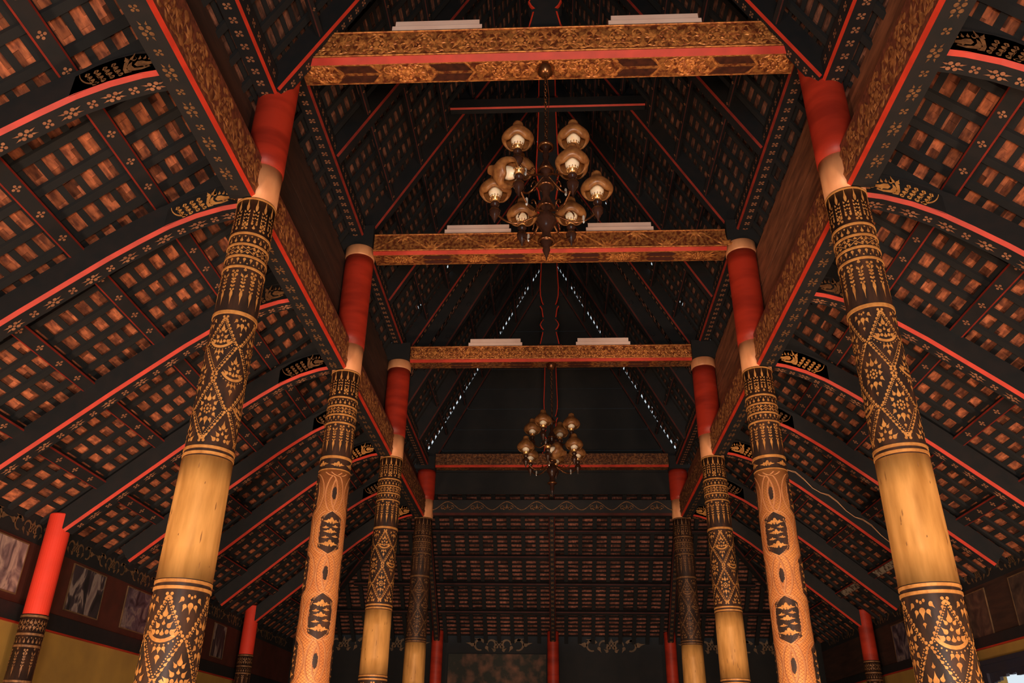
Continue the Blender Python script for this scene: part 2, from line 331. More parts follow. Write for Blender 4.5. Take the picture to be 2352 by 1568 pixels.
def big_column(side, y, k, ztop, label, kind):
    x = W*side; rs = 1.0 if k == 0 else 1.06
    rf = lambda z: taper(z, .188, .147)*rs
    root = thing('temple_column', label, 'column', (x, y, 0), 'tall gilded nave columns')
    ph = math.atan2(-y, -x) + {0: R(24)*side, 1: R(-8)*side, 2: 0, 3: 0}[k]
    far = k == 3
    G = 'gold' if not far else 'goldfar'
    mb = MB(); cyl(mb, x, y, [0, .6, 1.2, 1.85, 2.5, 3.1, 3.7, 4.3, 4.9, ZC-.06], rf); shaft = mb.build('lacquered_shaft', 'lacq', root, smooth=True)
    mb = MB(); cyl(mb, x, y, [ZC-.06, 5.70, 5.83], lambda z: (.152 if z < 5.75 else .156)*rs); mb.build('cream_collar', 'cream', root, smooth=True)
    mb = MB(); cyl(mb, x, y, [5.83]+[5.83+(ztop-5.83)*i/8 for i in range(1, 9)], lambda z: .160*rs); mb.build('red_section', 'redcol', root, smooth=True)
    if k in (1, 2):
        mb = MB(); cyl(mb, x, y, [ztop, ztop+.015, ztop+.13, ztop+.14], lambda z: .168*rs if ztop+.01 < z < ztop+.135 else .160*rs); mb.build('cream_cap', 'cream', root, smooth=True)
    ring = MB()
    def rg(z, h=.02, e=.006): cyl(ring, x, y, [z-h/2-.002, z-h/2, z+h/2, z+h/2+.002], lambda q: rf(q)+(e if abs(q-z) < h/2+.0005 else -.002))
    for z in (5.16, 5.06, 4.955, 4.86): rg(z, .016)
    rg(4.47, .026); rg(ZC-.075, .012)
    wp = Wrap(x, y, rf, ph)
    spires(wp, 5.18, 5.50, 14, 1)
    smallband(wp, 5.15, 5.07, 0); smallband(wp, 5.05, 4.965, 1); smallband(wp, 4.945, 4.87, 2)
    spires(wp, 4.84, 4.52, 14, -1)
    if kind == 'lattice':
        lattice(wp, 4.445, 3.47, 2)
        rg(3.445, .018); rg(3.405, .018); rg(2.575, .018); rg(2.535, .018)
        lattice(wp, 2.51, 1.43, 2)
        mb = MB(); cyl(mb, x, y, [2.59]+[2.59+.795*i/4 for i in range(5)], lambda z: rf(z)+.003)
        gb = mb.build('gold_band', 'goldcol', root, smooth=True)
        st = MB(); wq = Wrap(x, y, rf, ph)
        rr = random.Random(k*10+side)
        for _ in range(14 if k in (0, 2) else 5):
            u, z, l = rr.uniform(-.26, .26), rr.uniform(2.65, 3.33), rr.uniform(.015, .09)
            wq.poly([(u-.002, z), (u+.003, z+l*.3), (u+.0015, z+l), (u-.003, z+l*.6)], .0045)
        wq.mb.build('stain_marks', 'stain', gb)
    else:
        # black cloud band, then twining naga bodies round black cartouches
        for a in range(6): wp.polys(cloud(a*CIRC/6, 4.385+.008*(a % 2), .13, .055))
        mb = MB(); cyl(mb, x, y, [.3, 1.2, 2.0, 2.8, 3.6, 4.325], lambda z: rf(z)+.003); body = mb.build('naga_band', 'naga', root, smooth=True)
        sc_ = Wrap(x, y, lambda z: rf(z)+.003, ph)
        z0, z1 = 1.2, 4.31; p = .030
        n = int((z1-z0)/p*1.0)
        nu = 30; du = CIRC/nu
        for sg in (1, -1):
            for i in range(nu):
                path = []
                zz = z0; u = i*du; j = 0
                while zz < z1: path.append((u, zz)); u += sg*du/2; zz += p/2
                sc_.strip(path, .0022, .0012)
        sc_.mb.build('scale_lines', 'scale', body)
        per, hh = .815, .215; rfb = lambda z: rf(z)+.003
        bl = Wrap(x, y, rfb, ph); rm = Wrap(x, y, rfb, ph); cl = Wrap(x, y, rfb, ph); ln = Wrap(x, y, rfb, ph)
        cw = CIRC/4; rr = random.Random(5+side)
        for a in range(4):
            u0 = a*cw; off = 0 if a % 2 == 0 else per/2; HW = .106 if a % 2 == 0 else .084
            for c in range(5):
                zc = 3.665-per*c+off
                if zc > 4.2: continue
                rows = []
                for i in range(33):
                    t = -1+2*i/32; z = zc+t*hh
                    hw = HW*min(1, (1-abs(t))/.30+.02)
                    jl = rr.uniform(0, .011) if abs(t) < .75 else 0; jr = rr.uniform(0, .011) if abs(t) < .75 else 0
                    rows.append((z, u0-hw+jl, u0+hw-jr))
                rows = [r_ for r_ in rows if r_[0] < 4.30]
                if len(rows) > 1: bl.span(rows, .003)
                k_ = HW/.106
                for q, (wd, hgt, dx) in enumerate(((.135, .062, 0), (.058, .028, .045), (.058, .028, -.045), (.115, .046, 0), (.058, .026, .05), (.065, .026, -.04), (.150, .064, 0))):
                    zq = zc+[.112, .060, .046, .008, -.040, -.055, -.118][q]
                    if zq < 4.26: cl.polys(cloud(u0+dx*k_, zq, wd*k_, hgt), .0055)
                zh = zc+per/2
                if zh < 4.2:
                    rows = []
                    for i in range(15):
                        t = -1+i/7; hw = .021*math.sqrt(max(0, 1-t*t))+.001
                        rows.append((zh+t*.070, u0-hw-rr.uniform(-.004, .004), u0+hw+rr.uniform(-.004, .004)))
                    bl.span(rows, .003, n=3)
            def strand(z, sg, zref=3.665+off):      # centre line of one body: wide lobe round a cartouche, tight lobe round a hole
                v = ((z-zref)/per) % 1.0
                if v > .5: v -= 1
                if abs(v) <= .27: return sg*(HW+.040)*max(0, math.cos(v/.27*math.pi/2))**.45
                q_ = (.5-abs(v))/.23
                return -sg*.058*max(0, math.cos(q_*math.pi/2))**.6
            N = 420; zs_ = [1.2+3.1*i/N for i in range(N+1)]
            for sg in (1, -1):
                for e_ in (-.033, -.025, .025, .033):
                    seg = []
                    for z in zs_:
                        ca_, cb_ = strand(z, sg), strand(z, -sg); v = ((z-(3.665+off))/per) % 1.0
                        over = (v < .5) == (sg > 0)
                        uu = ca_+e_
                        if abs(uu-cb_) < .033 and not over:
                            if len(seg) > 2: rm.strip(seg, .0038, .0026); ln.strip([(p+.0042, q) for p, q in seg], .0042, .0022)
                            seg = []
                        else: seg.append((u0+uu, z))
                    if len(seg) > 2: rm.strip(seg, .0038, .0026); ln.strip([(p+.0042, q) for p, q in seg], .0042, .0022)
        bl.mb.build('black_cartouche', 'lacq', body); rm.mb.build('body_outline', 'rim', body); cl.mb.build('gold_clouds', 'gold', body); ln.mb.build('dark_outline', 'scale', body)  # red-brown line painted beside each body outline
        for z in (4.335,): rg(z, .010, .004)
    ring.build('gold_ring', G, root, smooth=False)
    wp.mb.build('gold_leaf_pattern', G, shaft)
    return root
SD = {-1: 'left', 1: 'right'}
NEAR = ['nearest', 'second', 'third', 'farthest']
for k, (y, zt) in enumerate(((Y1, 7.05), (Y2, 7.03), (Y3, 6.90), (Y4, 6.38))):
    for s in (-1, 1):
        kd = 'naga' if k == 1 else 'lattice'
        lab = f'{NEAR[k]} tall column on the {SD[s]} of the nave, ' + ('orange with twining serpent bodies and black cloud panels' if k == 1 else
              ['black with gold diamond stencil around a wide plain gold band', '', 'slimmer, gold diamond stencil above a plain gold band', 'dim stencilled black lacquer above dull gold'][k])
        big_column(s, y, k, zt, lab, kd)
# ------------------------------------------------------------------ beams
def chamfer_cross(wd, d, c, both=False, side=-1):
    # side: which side (-1/+1 of the side axis) carries the chamfer at the bottom
    h = wd/2
    if both: return [(-h, c), (-h+c, 0), (h-c, 0), (h, c), (h, d), (-h, d)]
    if side < 0: return [(-h, c), (-h+c, 0), (h, 0), (h, d), (-h, d)]
    return [(-h, 0), (h-c, 0), (h, c), (h, d), (-h, d)]
def redstrip(pts, sidev, wd, c, side, name='red_edge', parent=None, mname='red', e=.003):
    h = wd/2; mb = MB(); k = .7071*e
    def cr(s): return [(s*(h+k), c-k*0), (s*(h-c), -k), (s*(h-c+.004), .004), (s*(h-.004), c+.004)] if s > 0 else [(-h-k, c), (-h+.004, c+.004), (-h+c-.004, .004), (-h+c, -k)]
    for s in ((-1, 1) if side == 0 else (side,)): mb.sweep(pts, sidev, cr(s))
    return mb.build(name, mname, parent)
def fan3(mb, P2, frame, hgt, mi=None):          # raised leaf: outline on the face, centre lifted
    o, a, b, n = frame
    cx = sum(p[0] for p in P2)/len(P2); cz = sum(p[1] for p in P2)/len(P2)
    vv = [o+a*p[0]+b*p[1]+n*.002 for p in P2]+[o+a*cx+b*cz+n*hgt]; L = len(P2)
    mb.add(vv, [(i, (i+1) % L, L) for i in range(L)], mi)
def flat(mb, P2, frame, e=.003, mi=None):
    o, a, b, n = frame; mb.add([o+a*p[0]+b*p[1]+n*e for p in P2], [tuple(range(len(P2)))], mi)
def relief(mb, s0, s1, h, frame, hg=.012, style=0, rnd=None):
    # scrolling foliage in a strip, mirrored about its modules
    n = max(1, round((s1-s0)/(h*1.55))); m_ = (s1-s0)/n; rq = random.Random(11)
    sc_l = [(rq.uniform(.02, .46), rq.uniform(.06, .94), rq.uniform(.16, .30), rq.uniform(.08, .15), rq.uniform(0, 360)) for _ in range(16)]
    for i in range(n):
        c = s0+(i+.5)*m_; fl = 1 if i % 2 == 0 else -1
        for (ax, az, al, aw, ad) in sc_l:
            if abs(ax*m_) < h*.2 and abs(az-.5) < .2: continue
            for s2 in (-1, 1):
                P_ = leaf(c+s2*ax*m_, h*az, h*al, h*aw, s2*ad)
                if all(.0 < p_[1] < h for p_ in P_): fan3(mb, P_, frame, hg*1.1)
        for q in arcpolys(c, h/2, h*.27, -60, 210, h*.07, h*.03, 8): fan3(mb, q, frame, hg)
        fan3(mb, circ(c, h/2, h*.12, 8), frame, hg*1.6)
        for d in range(8): fan3(mb, leaf(c+h*.14*math.sin(R(d*45)), h/2+h*.14*math.cos(R(d*45)), h*.14, h*.10, d*45), frame, hg*1.3)
        for s2 in (-1, 1):
            for q in arcpolys(c+s2*m_*.40, h*(.5+.18*fl*s2), h*.17, 0, 300 if s2 > 0 else -300, h*.09, h*.03, 7): fan3(mb, q, frame, hg)
            for d, l in ((20, .30), (60, .26), (100, .22), (150, .30)):
                fan3(mb, leaf(c+s2*m_*.30, h*.5, h*l*1.25, h*.15, s2*d), frame, hg*1.3)
        fan3(mb, leaf(c+m_/2, h*.08, h*.4, h*.24, 0), frame, hg*1.4); fan3(mb, leaf(c+m_/2, h*.92, h*.4, h*.24, 180), frame, hg*1.4)
def lozenge(s, h, L, wd, k):
    return [(s-L/2, h), (s-L/2+k, h+wd/2), (s+L/2-k, h+wd/2), (s+L/2, h), (s+L/2-k, h-wd/2), (s-L/2+k, h-wd/2)]
def tie_beam(k, y, zb, zt, wd, xl, label, style):
    root = thing('tie_beam', label, 'beam', (0, y, zb), 'carved tie beams across the nave')
    pts = [(-xl, y, zb), (xl, y, zb)]; c = .032 if k else .042; d = zt-zb
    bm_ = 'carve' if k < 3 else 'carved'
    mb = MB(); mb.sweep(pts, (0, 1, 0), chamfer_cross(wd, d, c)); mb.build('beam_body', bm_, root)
    redstrip(pts, (0, 1, 0), wd, c, -1, parent=root)
    X, Yv, Z = Vector((1, 0, 0)), Vector((0, 1, 0)), Vector((0, 0, 1))
    rm = MB(); h = d-c-.03
    fr = (Vector((0, y-wd/2, zb+c+.015)), X, Z, -Yv)
    if style == 1:                               # zigzag framed leaves
        n = 12; m_ = 2*xl/n
        for i in range(n):
            s0 = -xl+i*m_; z = (0, h) if i % 2 == 0 else (h, 0)
            dx, dz = m_, z[1]-z[0]; l = math.hypot(dx, dz); nx, nz = -dz/l*.009, dx/l*.009
            fan3(rm, [(s0+nx, z[0]+nz), (s0+m_+nx, z[1]+nz), (s0+m_-nx, z[1]-nz), (s0-nx, z[0]-nz)], fr, .01)
            for d_ in (-70, -35, 0, 35, 70): fan3(rm, leaf(s0+m_/2+m_*.5*(1 if i % 2 else -1)*0+m_*.5, h*(0.06 if i % 2 else .94), h*.62, h*.22, d_ if i % 2 else 180+d_), fr, .014)
    else: relief(rm, -xl+.03, xl-.03, h, fr, .012)
    for zz in (0, h): rm.add([fr[0]+X*sx*xl+Z*zz*1+(-Yv)*e+Z*q for sx in (-1, 1) for q in (-.006, .006) for e in (0, .008)],
                             [(1, 3, 7, 5), (0, 1, 5, 4), (2, 6, 7, 3)])
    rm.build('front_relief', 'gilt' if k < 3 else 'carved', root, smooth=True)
    um = MB(); fw_ = wd-c; fb = (Vector((0, y-wd/2+c, zb)), X, Yv, -Z); ins = MB()
    if style == 0:                               # arrow-ended foliage fields between dark lozenge pairs
        for cx in (-1.62, -.80, .80, 1.62) if k == 0 else ():
            for s2 in (-1, 1):
                flat(ins, [(cx-.17, fw_*(.5+s2*.06)), (cx-.09, fw_*(.5+s2*.42)), (cx+.17-.0, fw_*(.5+s2*.42)), (cx+.09, fw_*(.5+s2*.06))] if False else
                     [(cx-.13, fw_*(.5+s2*.07)), (cx-.20*1.0, fw_*(.5+s2*.42)), (cx+.10, fw_*(.5+s2*.42)), (cx+.17, fw_*(.5+s2*.07))], fb, .002)
                for (xa, xb) in ((-.15, -.225), (.19, .12)):
                    fan3(um, [(cx+xa-.012, fw_*.5), (cx+xa+.012, fw_*.5), (cx+xb+.012, fw_*(.5+s2*.46)), (cx+xb-.012, fw_*(.5+s2*.46))], fb, .010)
        for a, b in ((-2.06, -1.86), (-1.40, -1.02), (-.60, .60), (1.02, 1.40), (1.84, 2.06)):
            relief(um, a, b, fw_, fb, .014)
        for cx in (-1.21, 0, 1.21):
            for q in range(12): fan3(um, circ(cx+.062*math.cos(q*R(30)), fw_/2+.062*math.sin(q*R(30)), .018, 6), fb, .024)
            fan3(um, circ(cx, fw_/2, .045, 12), fb, .03)
    else:
        for cx in (-1.35, -.45, .45, 1.35):
            for s2 in (-1, 1): flat(ins, lozenge(cx, fw_*(.5+s2*.23), .36, fw_*.34, .05), fb, .004)
        for cx in (-1.8, -.9, 0, .9, 1.8):
            for rr_, nn, cr in ((.068, 14, .015), (.040, 10, .014)):
                for q in range(nn): fan3(um, circ(cx+rr_*math.cos(q*2*math.pi/nn), fw_/2+rr_*.95*math.sin(q*2*math.pi/nn), cr, 6), fb, .014)
            fan3(um, circ(cx, fw_/2, .022, 8), fb, .018)
            for s2 in (-1, 1):
                for d_ in (45, 75, 105, 135): fan3(um, leaf(cx+s2*.08, fw_/2, .15, .05, s2*d_), fb, .010)
    for e0 in (.0, fw_-.010): fan3(um, [(-xl, e0), (xl, e0), (xl, e0+.010), (-xl, e0+.010)], fb, .006)
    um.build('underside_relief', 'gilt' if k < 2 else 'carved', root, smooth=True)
    if ins.v: ins.build('dark_inlay', 'mirror' if k == 0 else 'panel', root)
    return root
tie_beam(0, Y1, 6.94, 7.29, .27, 2.12, 'nearest tie beam, carved gilt foliage above a wide red edge, large chandelier hung from it', 0)
tie_beam(1, Y2, 7.05, 7.335, .25, 2.115, 'second tie beam with zigzag carved face and paired red lozenges beneath', 1)
tie_beam(2, Y3, 7.01, 7.27, .24, 2.125, 'third tie beam, gilt scroll face, red edge and worn dark underside', 2)
tie_beam(3, Y4-.05, 6.43, 6.68, .20, 2.125, 'farthest tie beam, dark carving under the black gable boards', 2)
for k, (y, z) in enumerate(((Y1, 7.05), (Y2, 7.17), (Y3, 7.04), (Y4-.05, 6.38))):
    for s in (-1, 1):
        mb = MB(); h = .28 if k < 3 else .24
        mb.sweep([(s*2.13, y, z), (s*2.55, y, z)], (0, 1, 0), [(-.15, 0), (.15, 0), (.15, h), (-.15, h)])
        tag(mb.build('column_head_block', 'deep'), f'black head block on top of the {NEAR[k]} {SD[s]} nave column', 'wooden block', 'black blocks on the column tops')
# longitudinal beams with carved inner face
def face_flowers(mb, p0, p1, bvec, n, wd, big=True):
    # stencilled four-petal flowers along a face strip from p0 to p1 (centre line), bvec across
    p0, p1 = Vector(p0), Vector(p1); L = (p1-p0).length; a = (p1-p0)/L; nf = max(1, int(L/(wd*1.25))); fr = (p0, a, Vector(bvec).normalized(), Vector(n).normalized())
    for i in range(nf):
        s = (i+.5)*L/nf
        for q in flower4(s, 0, wd*(.62 if i % 2 == 0 or not big else .42), True): flat(mb, q, fr, .002)
        if big and i % 2 == 0:
            for s2 in (-1, 1):
                for t in (-1, 1): flat(mb, leaf(s+s2*wd*.34, t*wd*.12, wd*.28, wd*.12, s2*(70 if t > 0 else 110)), fr, .002)
bays = [(FRONT, Y1), (Y1, Y2), (Y2, Y3), (Y3, Y4)]
BN = ['nearest bay', 'second bay', 'third bay', 'farthest bay']
for s in (-1, 1):
    for k, (ya, yb) in enumerate(bays):
        a, b = (ya if k == 0 else ya+.13), yb-.13
        zb, zt, wd, c = 5.50, 5.88, .20, .023; xc = s*2.37
        pts = [(xc, a, zb), (xc, b, zb)]
        root = thing('aisle_beam', f'long carved beam between nave and {SD[s]} aisle in the {BN[k]}', 'beam', (xc, (a+b)/2, zb), 'long beams beside the nave')
        mb = MB(); mb.sweep(pts, (1, 0, 0), chamfer_cross(wd, zt-zb, c, side=-s)); mb.build('beam_body', 'black', root)
        redstrip(pts, (1, 0, 0), wd, c, -s, parent=root)
        rl = MB(); h = zt-zb-c-.02
        fr = (Vector((xc-s*wd/2, a, zb+c+.01)), Vector((0, 1, 0)), Vector((0, 0, 1)), Vector((-s, 0, 0)))
        rr = random.Random(k+10*s)
        L = b-a; n = int(L/.11)
        rl.k = 1; flat(rl, [(0, -.008), (L, -.008), (L, h+.012), (0, h+.012)], fr, .001); rl.k = 0
        relief(rl, .01, L-.01, h, fr, .012)
        rl.build('carved_relief', ['giltd' if k < 3 else 'carved', 'carvebase'], root, smooth=True)
        fm = MB(); face_flowers(fm, (xc+s*.02, a+.05, zb), (xc+s*.02, b-.05, zb), (1, 0, 0), (0, 0, -1), .13); stencil(fm, root, 'goldfar')
        # wall plate carried above (red inner edge, flowers beneath)
        zp = 7.30 if k in (1, 2) else (6.56 if k == 0 else 6.45)
        ya2, yb2 = (a if k == 0 else ya-(.12 if k == 1 else 0)), (yb-.06 if k in (0, 1) else yb+(.12 if k == 2 else -.13))
        if k == 3: ya2 += .16
        pts = [(s*2.33, ya2, zp), (s*2.33, yb2, zp)]
        root = thing('wall_plate', f'black roof plate with red lower edge along the {SD[s]} of the nave roof, {BN[k]}', 'beam', (s*2.33, (a+b)/2, zp), 'roof plates beside the nave')
        mb = MB(); mb.sweep(pts, (1, 0, 0), chamfer_cross(.16, .20, .018, side=-s)); mb.build('beam_body', 'black', root)
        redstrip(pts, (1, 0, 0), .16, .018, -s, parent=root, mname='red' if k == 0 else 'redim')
        fm = MB(); face_flowers(fm, (s*2.345, ya2+.03, zp), (s*2.345, yb2-.03, zp), (1, 0, 0), (0, 0, -1), .10, False)
        face_flowers(fm, (s*2.25, ya2+.03, zp+.11), (s*2.25, yb2-.03, zp+.11), (0, 0, 1), (-s, 0, 0), .10, False)
        stencil(fm, root, 'flower')
# ------------------------------------------------------------------ clerestory plank walls
for s in (-1, 1):
    mb = MB(); x0, x1 = sorted((s*2.47, s*2.50))
    for (a, b, z1) in ((FRONT, Y1+.02, 6.50), (Y1+.06, Y3+.2, 7.08), (Y3+.2, Y4+.15, 6.36)):
        for i in range(3):
            za = 5.6+(z1-5.6)*i/3; zb_ = 5.6+(z1-5.6)*(i+1)/3-.006; a2 = a+(.09 if s > 0 and i == 2 and z1 > 7 else 0)
            mb.box(x0+(.004*s if i % 2 else 0), x1+(.004*s if i % 2 else 0), a2, b, za, zb_)
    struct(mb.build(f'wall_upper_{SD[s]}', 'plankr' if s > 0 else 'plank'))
# ------------------------------------------------------------------ tiled roof surfaces
def roof(name, O, du, ds, nrm, umax, smax, clip, hole=lambda P: False, tl='tile', cu=.155, cs=.065):
    mb = MB(); mb.tone = []; O, du, ds, nrm = Vector(O), Vector(du), Vector(ds), Vector(nrm); rr = random.Random(len(name))
    nu, ns = round(umax/cu), int(smax/cs); cu = umax/nu
    for j in range(ns):
        for i in range(nu):
            u0 = i*cu+(cu/2 if j % 2 else 0); s0 = j*cs
            Pc = O+du*(u0+cu/2)+ds*(s0+cs/2)
            if not clip(Pc): continue
            if hole(Pc): continue
            h0, h1 = .012+rr.uniform(0, .004), -.002; jz = rr.uniform(-.003, .003); t = rr.uniform(.45, 1.3)*(1 if rr.random() > .12 else .4)
            g = .0025
            v = [O+du*(u0+g)+ds*s0-nrm*(h1+jz), O+du*(u0+cu-g)+ds*s0-nrm*(h1-jz), O+du*(u0+cu-g)+ds*(s0+cs*1.25)-nrm*(-h0-jz*0), O+du*(u0+g)+ds*(s0+cs*1.25)-nrm*(-h0)]
            v2 = [p-nrm*.009*0+nrm*.010 for p in v]
            mb.add(v+v2, [(0, 1, 2, 3), (0, 4, 5, 1), (1, 5, 6, 2), (3, 2, 6, 7), (0, 3, 7, 4), (4, 7, 6, 5)]); mb.tone += [t]*6
    # dark backing sheet added to stop sky light leaking between the tiles
    step = .13; nu2, ns2 = round(umax/step), int(smax/step); su = umax/nu2
    for j in range(ns2):
        i = 0
        while i < nu2:
            P0 = O+du*(i+.5)*su+ds*(j+.5)*step
            if not clip(P0) or hole(P0): i += 1; continue
            i0 = i
            while i < nu2 and clip(O+du*(i+.5)*su+ds*(j+.5)*step) and not hole(O+du*(i+.5)*su+ds*(j+.5)*step): i += 1
            a = O+du*i0*su+ds*j*step+nrm*.045; b = O+du*i*su+ds*j*step+nrm*.045
            mb.add([a, b, b+ds*step, a+ds*step, a+nrm*.02, b+nrm*.02, b+ds*step+nrm*.02, a+ds*step+nrm*.02], [(0, 1, 2, 3), (4, 7, 6, 5), (0, 4, 5, 1), (3, 2, 6, 7), (0, 3, 7, 4), (1, 5, 6, 2)], 1); mb.tone += [1]*6
    return struct(mb.build(name, [tl, 'deep']))
SL = .85; aL = math.atan(SL); ca, sa = math.cos(aL), math.sin(aL)
def zbeam(X):                                     # underside line of the curved aisle rafters
    T = [(2.42, 5.56), (2.6, 5.525), (2.8, 5.455), (3.0, 5.355), (3.2, 5.22), (3.42, 5.06), (4.0, 4.59), (5.3, 3.49)]
    for (a, b), (c, d) in zip(T, T[1:]):
        if X <= c: return b+(d-b)*(X-a)/(c-a)
    return 3.49
zlin = lambda X: 4.59-(X-4.0)*SL                  # straight roof line
ZP, ZR, ZT_ = .27, .345, .405                     # purlin underside, rafter underside, tile surface above the beam line
hipclip = lambda P: P.y < YB-(5.25-abs(P.x))*1.0 and abs(P.x) > 2.54
for s in (-1, 1):
    O = (s*5.45, FRONT, zlin(5.45)+ZT_); ds = Vector((-s*ca, 0, sa)); nrm = Vector((s*sa, 0, ca))
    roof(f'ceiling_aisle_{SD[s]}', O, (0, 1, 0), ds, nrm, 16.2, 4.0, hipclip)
zback = lambda y: 5.137-(y-15.869)*.85           # purlin line of the back lean-to
roof('ceiling_back', (-5.5, YB+.15, zback(YB+.15)+.20), (1, 0, 0), (0, -ca, sa), (0, sa, ca), 11, 4.35, lambda P: P.y > YB-(5.25-abs(P.x)) and Y4+.12 < P.y < 17.5, tl='tileback')
# nave roof tiers: (y0, y1, plate z, slope)
TIERS = [(FRONT, Y1-.02, 6.56, 1.87, 'nearest'), (Y1-.12, Y3+.30, 7.30, 1.78, 'middle'), (Y3+.34, 14.377, 6.45, 1.88, 'farthest')]
def zraf(X, t): return t[2]-.06+(2.26-abs(X))*t[3]   # rafter underside
for ti, t in enumerate(TIERS):
    an = math.atan(t[3]); c_, s_ = math.cos(an), math.sin(an)
    for s in (-1, 1):
        xe = 2.75 if ti == 1 else 2.60
        ztile = zraf(0, t)+.36/c_*.62
        O = Vector((s*xe, t[0], ztile-xe*t[3])); ds = Vector((-s*c_, 0, s_)); nrm = Vector((s*s_, 0, c_))
        hole = (lambda P: False)
        if ti == 2: hole = lambda P: 14.10 < P.y < 14.24 and int(P.z*8.5) % 2 == 0 and int(P.z*2.6) % 3 != 0
        if ti == 1: hole = lambda P: 11.20 < P.y < 11.33 and int(P.z*6) % 4 == 0
        if ti == 0: hole = lambda P: P.y > 4.95 and abs(P.x) > 2.52 and P.x > 0
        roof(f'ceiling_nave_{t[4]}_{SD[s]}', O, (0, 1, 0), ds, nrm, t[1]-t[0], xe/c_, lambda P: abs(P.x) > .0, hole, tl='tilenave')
# ------------------------------------------------------------------ battens
for s in (-1, 1):
    j = 0; q = .06
    while True:
        X = 5.25-q*ca
        if X < 2.5: break
        ye = YB-(5.25-X)-.02; z = zlin(X)+ZT_-.018
        mb = MB(); mb.sweep([(s*X, FRONT, z), (s*X, ye, z)], (-s*ca, 0, sa), [(-.026, -.006), (.026, -.006), (.026, .006), (-.026, .006)])
        tag(mb.build('tile_batten', 'deep'), f'thin black batten under the {SD[s]} aisle tiles, {nth(j)} up from the outer wall', 'batten', f'battens of the {SD[s]} aisle roof')
        q += .142; j += 1
j = 0; q = .10
while True:
    y = 17.56-q*ca
    if y < Y4+.2: break
    xe = max(.3, 5.25-(YB-y)-.05)
    z = zback(y)+.20/1-.035
    mb = MB(); mb.sweep([(-xe, y, z), (xe, y, z)], (0, -ca, sa), [(-.012, -.012), (.012, -.012), (.012, .012), (-.012, .012)])
    tag(mb.build('tile_batten', 'deep'), f'thin black batten under the far end roof tiles, {nth(j)} up from the back wall', 'batten', 'battens of the far end roof')
    q += .0975; j += 1
for ti, t in enumerate(TIERS):
    an = math.atan(t[3]); c_, s_ = math.cos(an), math.sin(an)
    for s in (-1, 1):
        j = 0; q = .2
        while True:
            X = 2.6-q*c_
            if X < (1.0 if ti == 0 else .10): break
            z = zraf(X, t)+.36/c_*.62-.018/c_
            mb = MB(); mb.sweep([(s*X, t[0], z), (s*X, t[1], z)], (-s*c_, 0, s_), [(-.022, -.006), (.022, -.006), (.022, .006), (-.022, .006)])
            tag(mb.build('tile_batten', 'deep'), f'thin black batten on the {SD[s]} slope of the {t[4]} nave roof, {nth(j)} from its foot', 'batten', f'battens of the {t[4]} nave roof, {SD[s]} slope')
            q += .114; j += 1
# ------------------------------------------------------------------ common rafters
for s in (-1, 1):
    y = 1.75; j = 0
    while y < YB-.2:
        Xin = max(2.52, 5.25-(YB-y)) if y > YB-2.75 else 2.52
        pts = [(s*5.40, y, zlin(5.40)+ZR), (s*Xin, y, zlin(Xin)+ZR)]
        mb = MB(); mb.sweep(pts, (0, 1, 0), [(-.034, 0), (.034, 0), (.034, .032), (-.034, .032)])
        tag(mb.build('common_rafter', 'deep'), f'plain black rafter of the {SD[s]} aisle roof, {nth(j)} counted from the front', 'rafter', f'rafters of the {SD[s]} aisle roof')
        y += .285; j += 1
x = -4.9; j = 0
while x < 5.0:
    yi = YB-(5.25-abs(x)) if abs(x) > 2.3 else Y4+.16
    pts = [(x, 17.56, zback(17.56)+.085), (x, yi, zback(yi)+.085)]
    if YB-yi > .15:
        mb = MB(); mb.sweep(pts, (1, 0, 0), [(-.038, 0), (.038, 0), (.038, .05), (-.038, .05)])
        tag(mb.build('common_rafter', 'deep'), f'plain black rafter of the far end roof, {nth(j)} from its left side', 'rafter', 'rafters of the far end roof'); j += 1
    x += .272
for ti, t in enumerate(TIERS):
    an = math.atan(t[3]); c_ = math.cos(an)
    for s in (-1, 1):
        y = t[0]+.15; j = 0
        while y < t[1]-.05:
            if ti == 2 and y > 14.08: break
            e = .165/c_
            pts = [(s*2.62, y, zraf(2.62, t)+e), (s*.03, y, zraf(.03, t)+e)]
            mb = MB(); mb.sweep(pts, (0, 1, 0), [(-.032, 0), (.032, 0), (.032, .030), (-.032, .030)])
            tag(mb.build('common_rafter', 'deep'), f'plain black rafter on the {SD[s]} slope of the {t[4]} nave roof, {nth(j)} from its front', 'rafter', f'rafters of the {t[4]} nave roof, {SD[s]} slope')
            y += .285; j += 1
